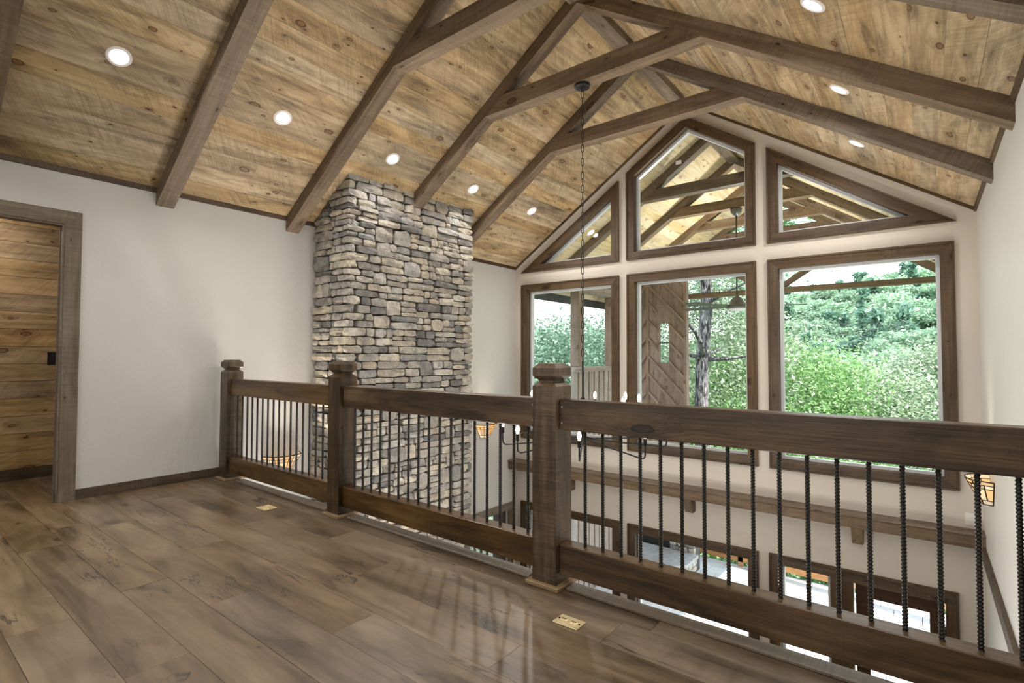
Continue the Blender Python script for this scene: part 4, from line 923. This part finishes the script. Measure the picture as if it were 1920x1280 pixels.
def leaf_mesh(name, mat, n_cl, per, R, leaf, seed, squash=0.8, spread=0.22, conifer=False):
    r = np.random.default_rng(seed); vs = []
    # clump centres on lumpy shells
    d = r.normal(size=(n_cl, 3)); d /= np.linalg.norm(d, axis=1)[:, None]
    rad = R * (0.45 + 0.55 * r.random(n_cl) ** 0.45) * (1 + 0.16 * np.sin(d[:, 0] * 5 + seed) * np.cos(d[:, 1] * 6) + 0.10 * np.sin(d[:, 2] * 9 + seed))
    c = d * rad[:, None]; c[:, 2] *= squash
    if conifer:
        h = r.random(n_cl) ** 1.3; ang = r.random(n_cl) * 6.283; rr = R * 0.55 * (1 - h) * (0.5 + .5 * r.random(n_cl)) + .1
        c = np.stack([rr * np.cos(ang), rr * np.sin(ang), (h * 2.2 - 0.9) * R], 1)
    cc = np.repeat(c, per, 0) + r.normal(size=(n_cl * per, 3)) * R * spread * np.array([1, 1, .7])
    n_ = len(cc); u = r.normal(size=(n_, 3)); u[:, 2] *= .6; u /= np.linalg.norm(u, axis=1)[:, None]
    w = r.normal(size=(n_, 3)); w -= u * (w * u).sum(1)[:, None]; w /= np.linalg.norm(w, axis=1)[:, None]
    s = leaf * (0.6 + .8 * r.random(n_))[:, None]
    P = np.stack([cc - u * s, cc + w * s * .45, cc + u * s, cc - w * s * .45], 1).reshape(-1, 3)
    me = bpy.data.meshes.new(name); me.vertices.add(len(P)); me.vertices.foreach_set('co', P.ravel())
    me.loops.add(n_ * 4); me.loops.foreach_set('vertex_index', np.arange(n_ * 4)); me.polygons.add(n_)
    me.polygons.foreach_set('loop_start', np.arange(n_) * 4); me.polygons.foreach_set('loop_total', np.full(n_, 4)); me.update(calc_edges=True)
    me.materials.append(mat); return me
def trunk_mb(h, r0, seed, branches=5, lean=0.0, R=3.0):
    r = random.Random(seed); m = MB(); pts = []; rs = []
    for i in range(9):
        f = i / 8; pts.append((lean * f * h + r.uniform(-.05, .05) * h * .2, r.uniform(-.05, .05) * h * .2, h * f)); rs.append(r0 * (1 - .55 * f))
    m.tube(pts, rs, 9)
    for k in range(branches):
        i = r.randrange(3, 8); p = Vector(pts[i]); a = r.uniform(0, 6.28); L = R * r.uniform(.5, .95)
        q = [p]; d = Vector((math.cos(a), math.sin(a), r.uniform(.0, .6)))
        for s_ in range(5): d = (d + Vector((r.uniform(-.35, .35), r.uniform(-.35, .35), r.uniform(-.2, .2)))).normalized(); q.append(q[-1] + d * L / 5)
        m.tube(q, [rs[i] * .45 * (1 - .17 * s_) for s_ in range(6)], 6)
    return m
def tree(label, x, y, zc_, R, mat, seed, n_cl=420, per=26, leaf=0.13, squash=.85, r0=.16, group='trees just beyond the porch', name='tree', spread=.16, branches=6, zg=None):
    zg = hz(x, y) if zg is None else zg
    t_ = thing(name, label, 'tree' if name == 'tree' else 'shrub', (x, y, zg), group)
    f = link('foliage', leaf_mesh('foliage', M[mat], n_cl, per, R, leaf, seed, squash, spread), t_); f.matrix_parent_inverse = t_.matrix_world.inverted(); f.matrix_world = Matrix.Translation((x, y, zc_)); kind(f, 'stuff')
    h = zc_ - zg + .2 * R
    tk = link('trunk', trunk_mb(max(h, .3), r0, seed, branches, 0, R).mesh('trunk', M['bark'], True), t_)
    return t_
tree('cool green tree filling the left window beside the porch post', -9.6, 14.4, 0.0, 2.5, 'leaf_cool', 21, 520, 40, .065)
tree('tree behind the board and batten screen, between the two porch posts', -11.0, 18.2, 0.3, 3.0, 'leaf_cool', 22, 520, 40, .075)
tree('light green tree low behind the patio railing at the left', -12.5, 17.0, -2.4, 3.0, 'leaf_bright', 23, 420, 36, .08)
tree('tall tree with a thick grey trunk seen in the middle window', -4.95, 15.2, 6.9, 3.2, 'leaf_cool', 24, 260, 34, .075, .75, .25, branches=11)
tree('leafy tree behind the thick grey trunk in the middle window', -7.4, 22.5, 0.9, 3.9, 'leaf_pale', 25, 520, 40, .085)
tree('tall leafy tree above the fan in the middle window', -8.4, 25.0, 6.0, 4.2, 'leaf_cool', 26, 460, 40, .09)
tree('yellow green tree low behind the middle window', -5.6, 20.0, -2.9, 3.0, 'leaf_bright', 27, 460, 40, .08)
tree('bright yellow green tree at the left of the large right window', -5.1, 25.6, -1.1, 3.5, 'leaf_bright', 28, 760, 40, .085)
tree('pale grey green tree at the right of the large right window', -1.75, 28.0, -1.9, 3.0, 'leaf_pale', 29, 640, 40, .085)
tree('pale tree at the right edge of the large right window', 0.9, 31.5, -0.9, 2.9, 'leaf_pale', 30, 600, 40, .09)
tree('green tree low in front of the pale trees', -2.6, 22.5, -4.3, 2.5, 'leaf_bright', 31, 500, 40, .075)
for i, (x, y, lb_) in enumerate(((-9.0, 14.2, 'green bush behind the patio railing at its left end'), (-6.6, 14.4, 'green bush behind the outdoor fireplace'), (-4.6, 14.0, 'green bush behind the middle of the patio railing'), (-2.6, 14.3, 'green bush behind the patio railing below the right window'), (-0.6, 14.1, 'green bush behind the patio railing at its right end'))):
    tree(lb_, x, y, -3.7, 1.2, 'leaf_mid' if i % 2 else 'leaf_bright', 40 + i, 200, 30, .06, .85, .04, 'bushes behind the patio railing', 'bush', .2, 3)
# branch reaching past the porch in front of the sky
br = thing('tree_branch', 'leafy branch hanging in front of the sky above the tie beam', 'branch', (-2.75, 15.4, 3.9))
MB().tube([(-4.8, 15.4, 4.2), (-3.9, 15.5, 4.45), (-3.2, 15.4, 4.5), (-2.7, 15.4, 4.3), (-2.3, 15.45, 4.15)], [.06, .05, .035, .022, .01], 6).build('branch', M['bark'], br, smooth=True)
f = link('foliage', leaf_mesh('foliage', M['leaf_mid'], 26, 16, .75, .10, 61, .6, .2), br); f.matrix_parent_inverse = br.matrix_world.inverted(); f.matrix_world = Matrix.Translation((-2.9, 15.4, 4.2)); kind(f, 'stuff')
# wooded hill
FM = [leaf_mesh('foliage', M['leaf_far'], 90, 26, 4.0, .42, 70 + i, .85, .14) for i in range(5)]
CM = [leaf_mesh('foliage', M['leaf_pine'], 60, 16, 4.4, .60, 80 + i, .85, .10, True) for i in range(2)]
TM = MB().tube([(0, 0, -5), (0, 0, 0)], [.3, .2], 6).mesh('trunk', M['bark'])
rh = random.Random(3); far = []
for a_i in range(15):
    for d_i in range(19):
        a = -.255 + .31 * (a_i + rh.uniform(.05, .95)) / 15; d = 112 + (305 - 112) * ((d_i + rh.uniform(.1, .9)) / 19)
        far.append((d * math.sin(a), d * math.cos(a), d))
for x, y, d in far:
    con = rh.random() < .14; s_ = rh.uniform(.85, 1.35) * (0.85 + d / 900)
    zg = hz(x, y); zz_ = zg + 5.0 * s_
    t_ = tag(empty('tree', (x, y, zg)), 'small dark pointed conifer on the far wooded hillside' if con else 'small rounded green tree on the far wooded hillside', 'tree', 'conifers on the far hillside' if con else 'rounded trees on the far hillside')
    ti = Matrix.Translation((-x, -y, -zg))
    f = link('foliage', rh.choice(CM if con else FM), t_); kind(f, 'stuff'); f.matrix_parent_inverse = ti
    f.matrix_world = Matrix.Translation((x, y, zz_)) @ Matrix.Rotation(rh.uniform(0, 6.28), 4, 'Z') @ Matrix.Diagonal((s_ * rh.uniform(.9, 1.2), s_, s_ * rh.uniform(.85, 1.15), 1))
    k_ = link('trunk', TM, t_); k_.matrix_parent_inverse = ti; k_.matrix_world = Matrix.Translation((x, y, zz_)) @ Matrix.Diagonal((s_, s_, s_, 1))
# pale roofs of a house on the hill
hx, hy = -2.2, 172.0; hzz = hz(hx, hy) + 7
hs2 = thing('hill_house', 'pale house roof showing between the trees on the hillside', 'house', (hx, hy, hzz))
MB().box(hx - 3, hy - 2, hzz - 7, hx + 3, hy + 2, hzz).build('walls', M['whiteplastic'], hs2)
MB().prism([(hx - 3.4, hy - 2.4, hzz), (hx + 3.4, hy - 2.4, hzz), (hx + 2.4, hy, hzz + 1.5), (hx - 2.4, hy, hzz + 1.5)], (0, .2, 0)).build('roof', M['whiteplastic'], hs2)

# added fill lights without fixtures, hidden below the loft's line of sight
for x, y in ((-4.1, 3.2), (-2.4, 4.3), (-0.7, 3.4)):
    ml = bpy.data.lights.new('main_floor_fill', 'AREA'); ml.shape = 'DISK'; ml.size = 0.42; ml.energy = P_MAIN / 3; ml.color = LAMP_COL; ml.spread = math.radians(175)
    mlo = bpy.data.objects.new('main_floor_fill', ml); C.objects.link(mlo); mlo.location = (x, y, -1.7); mlo.rotation_euler = (math.radians(180), 0, 0)
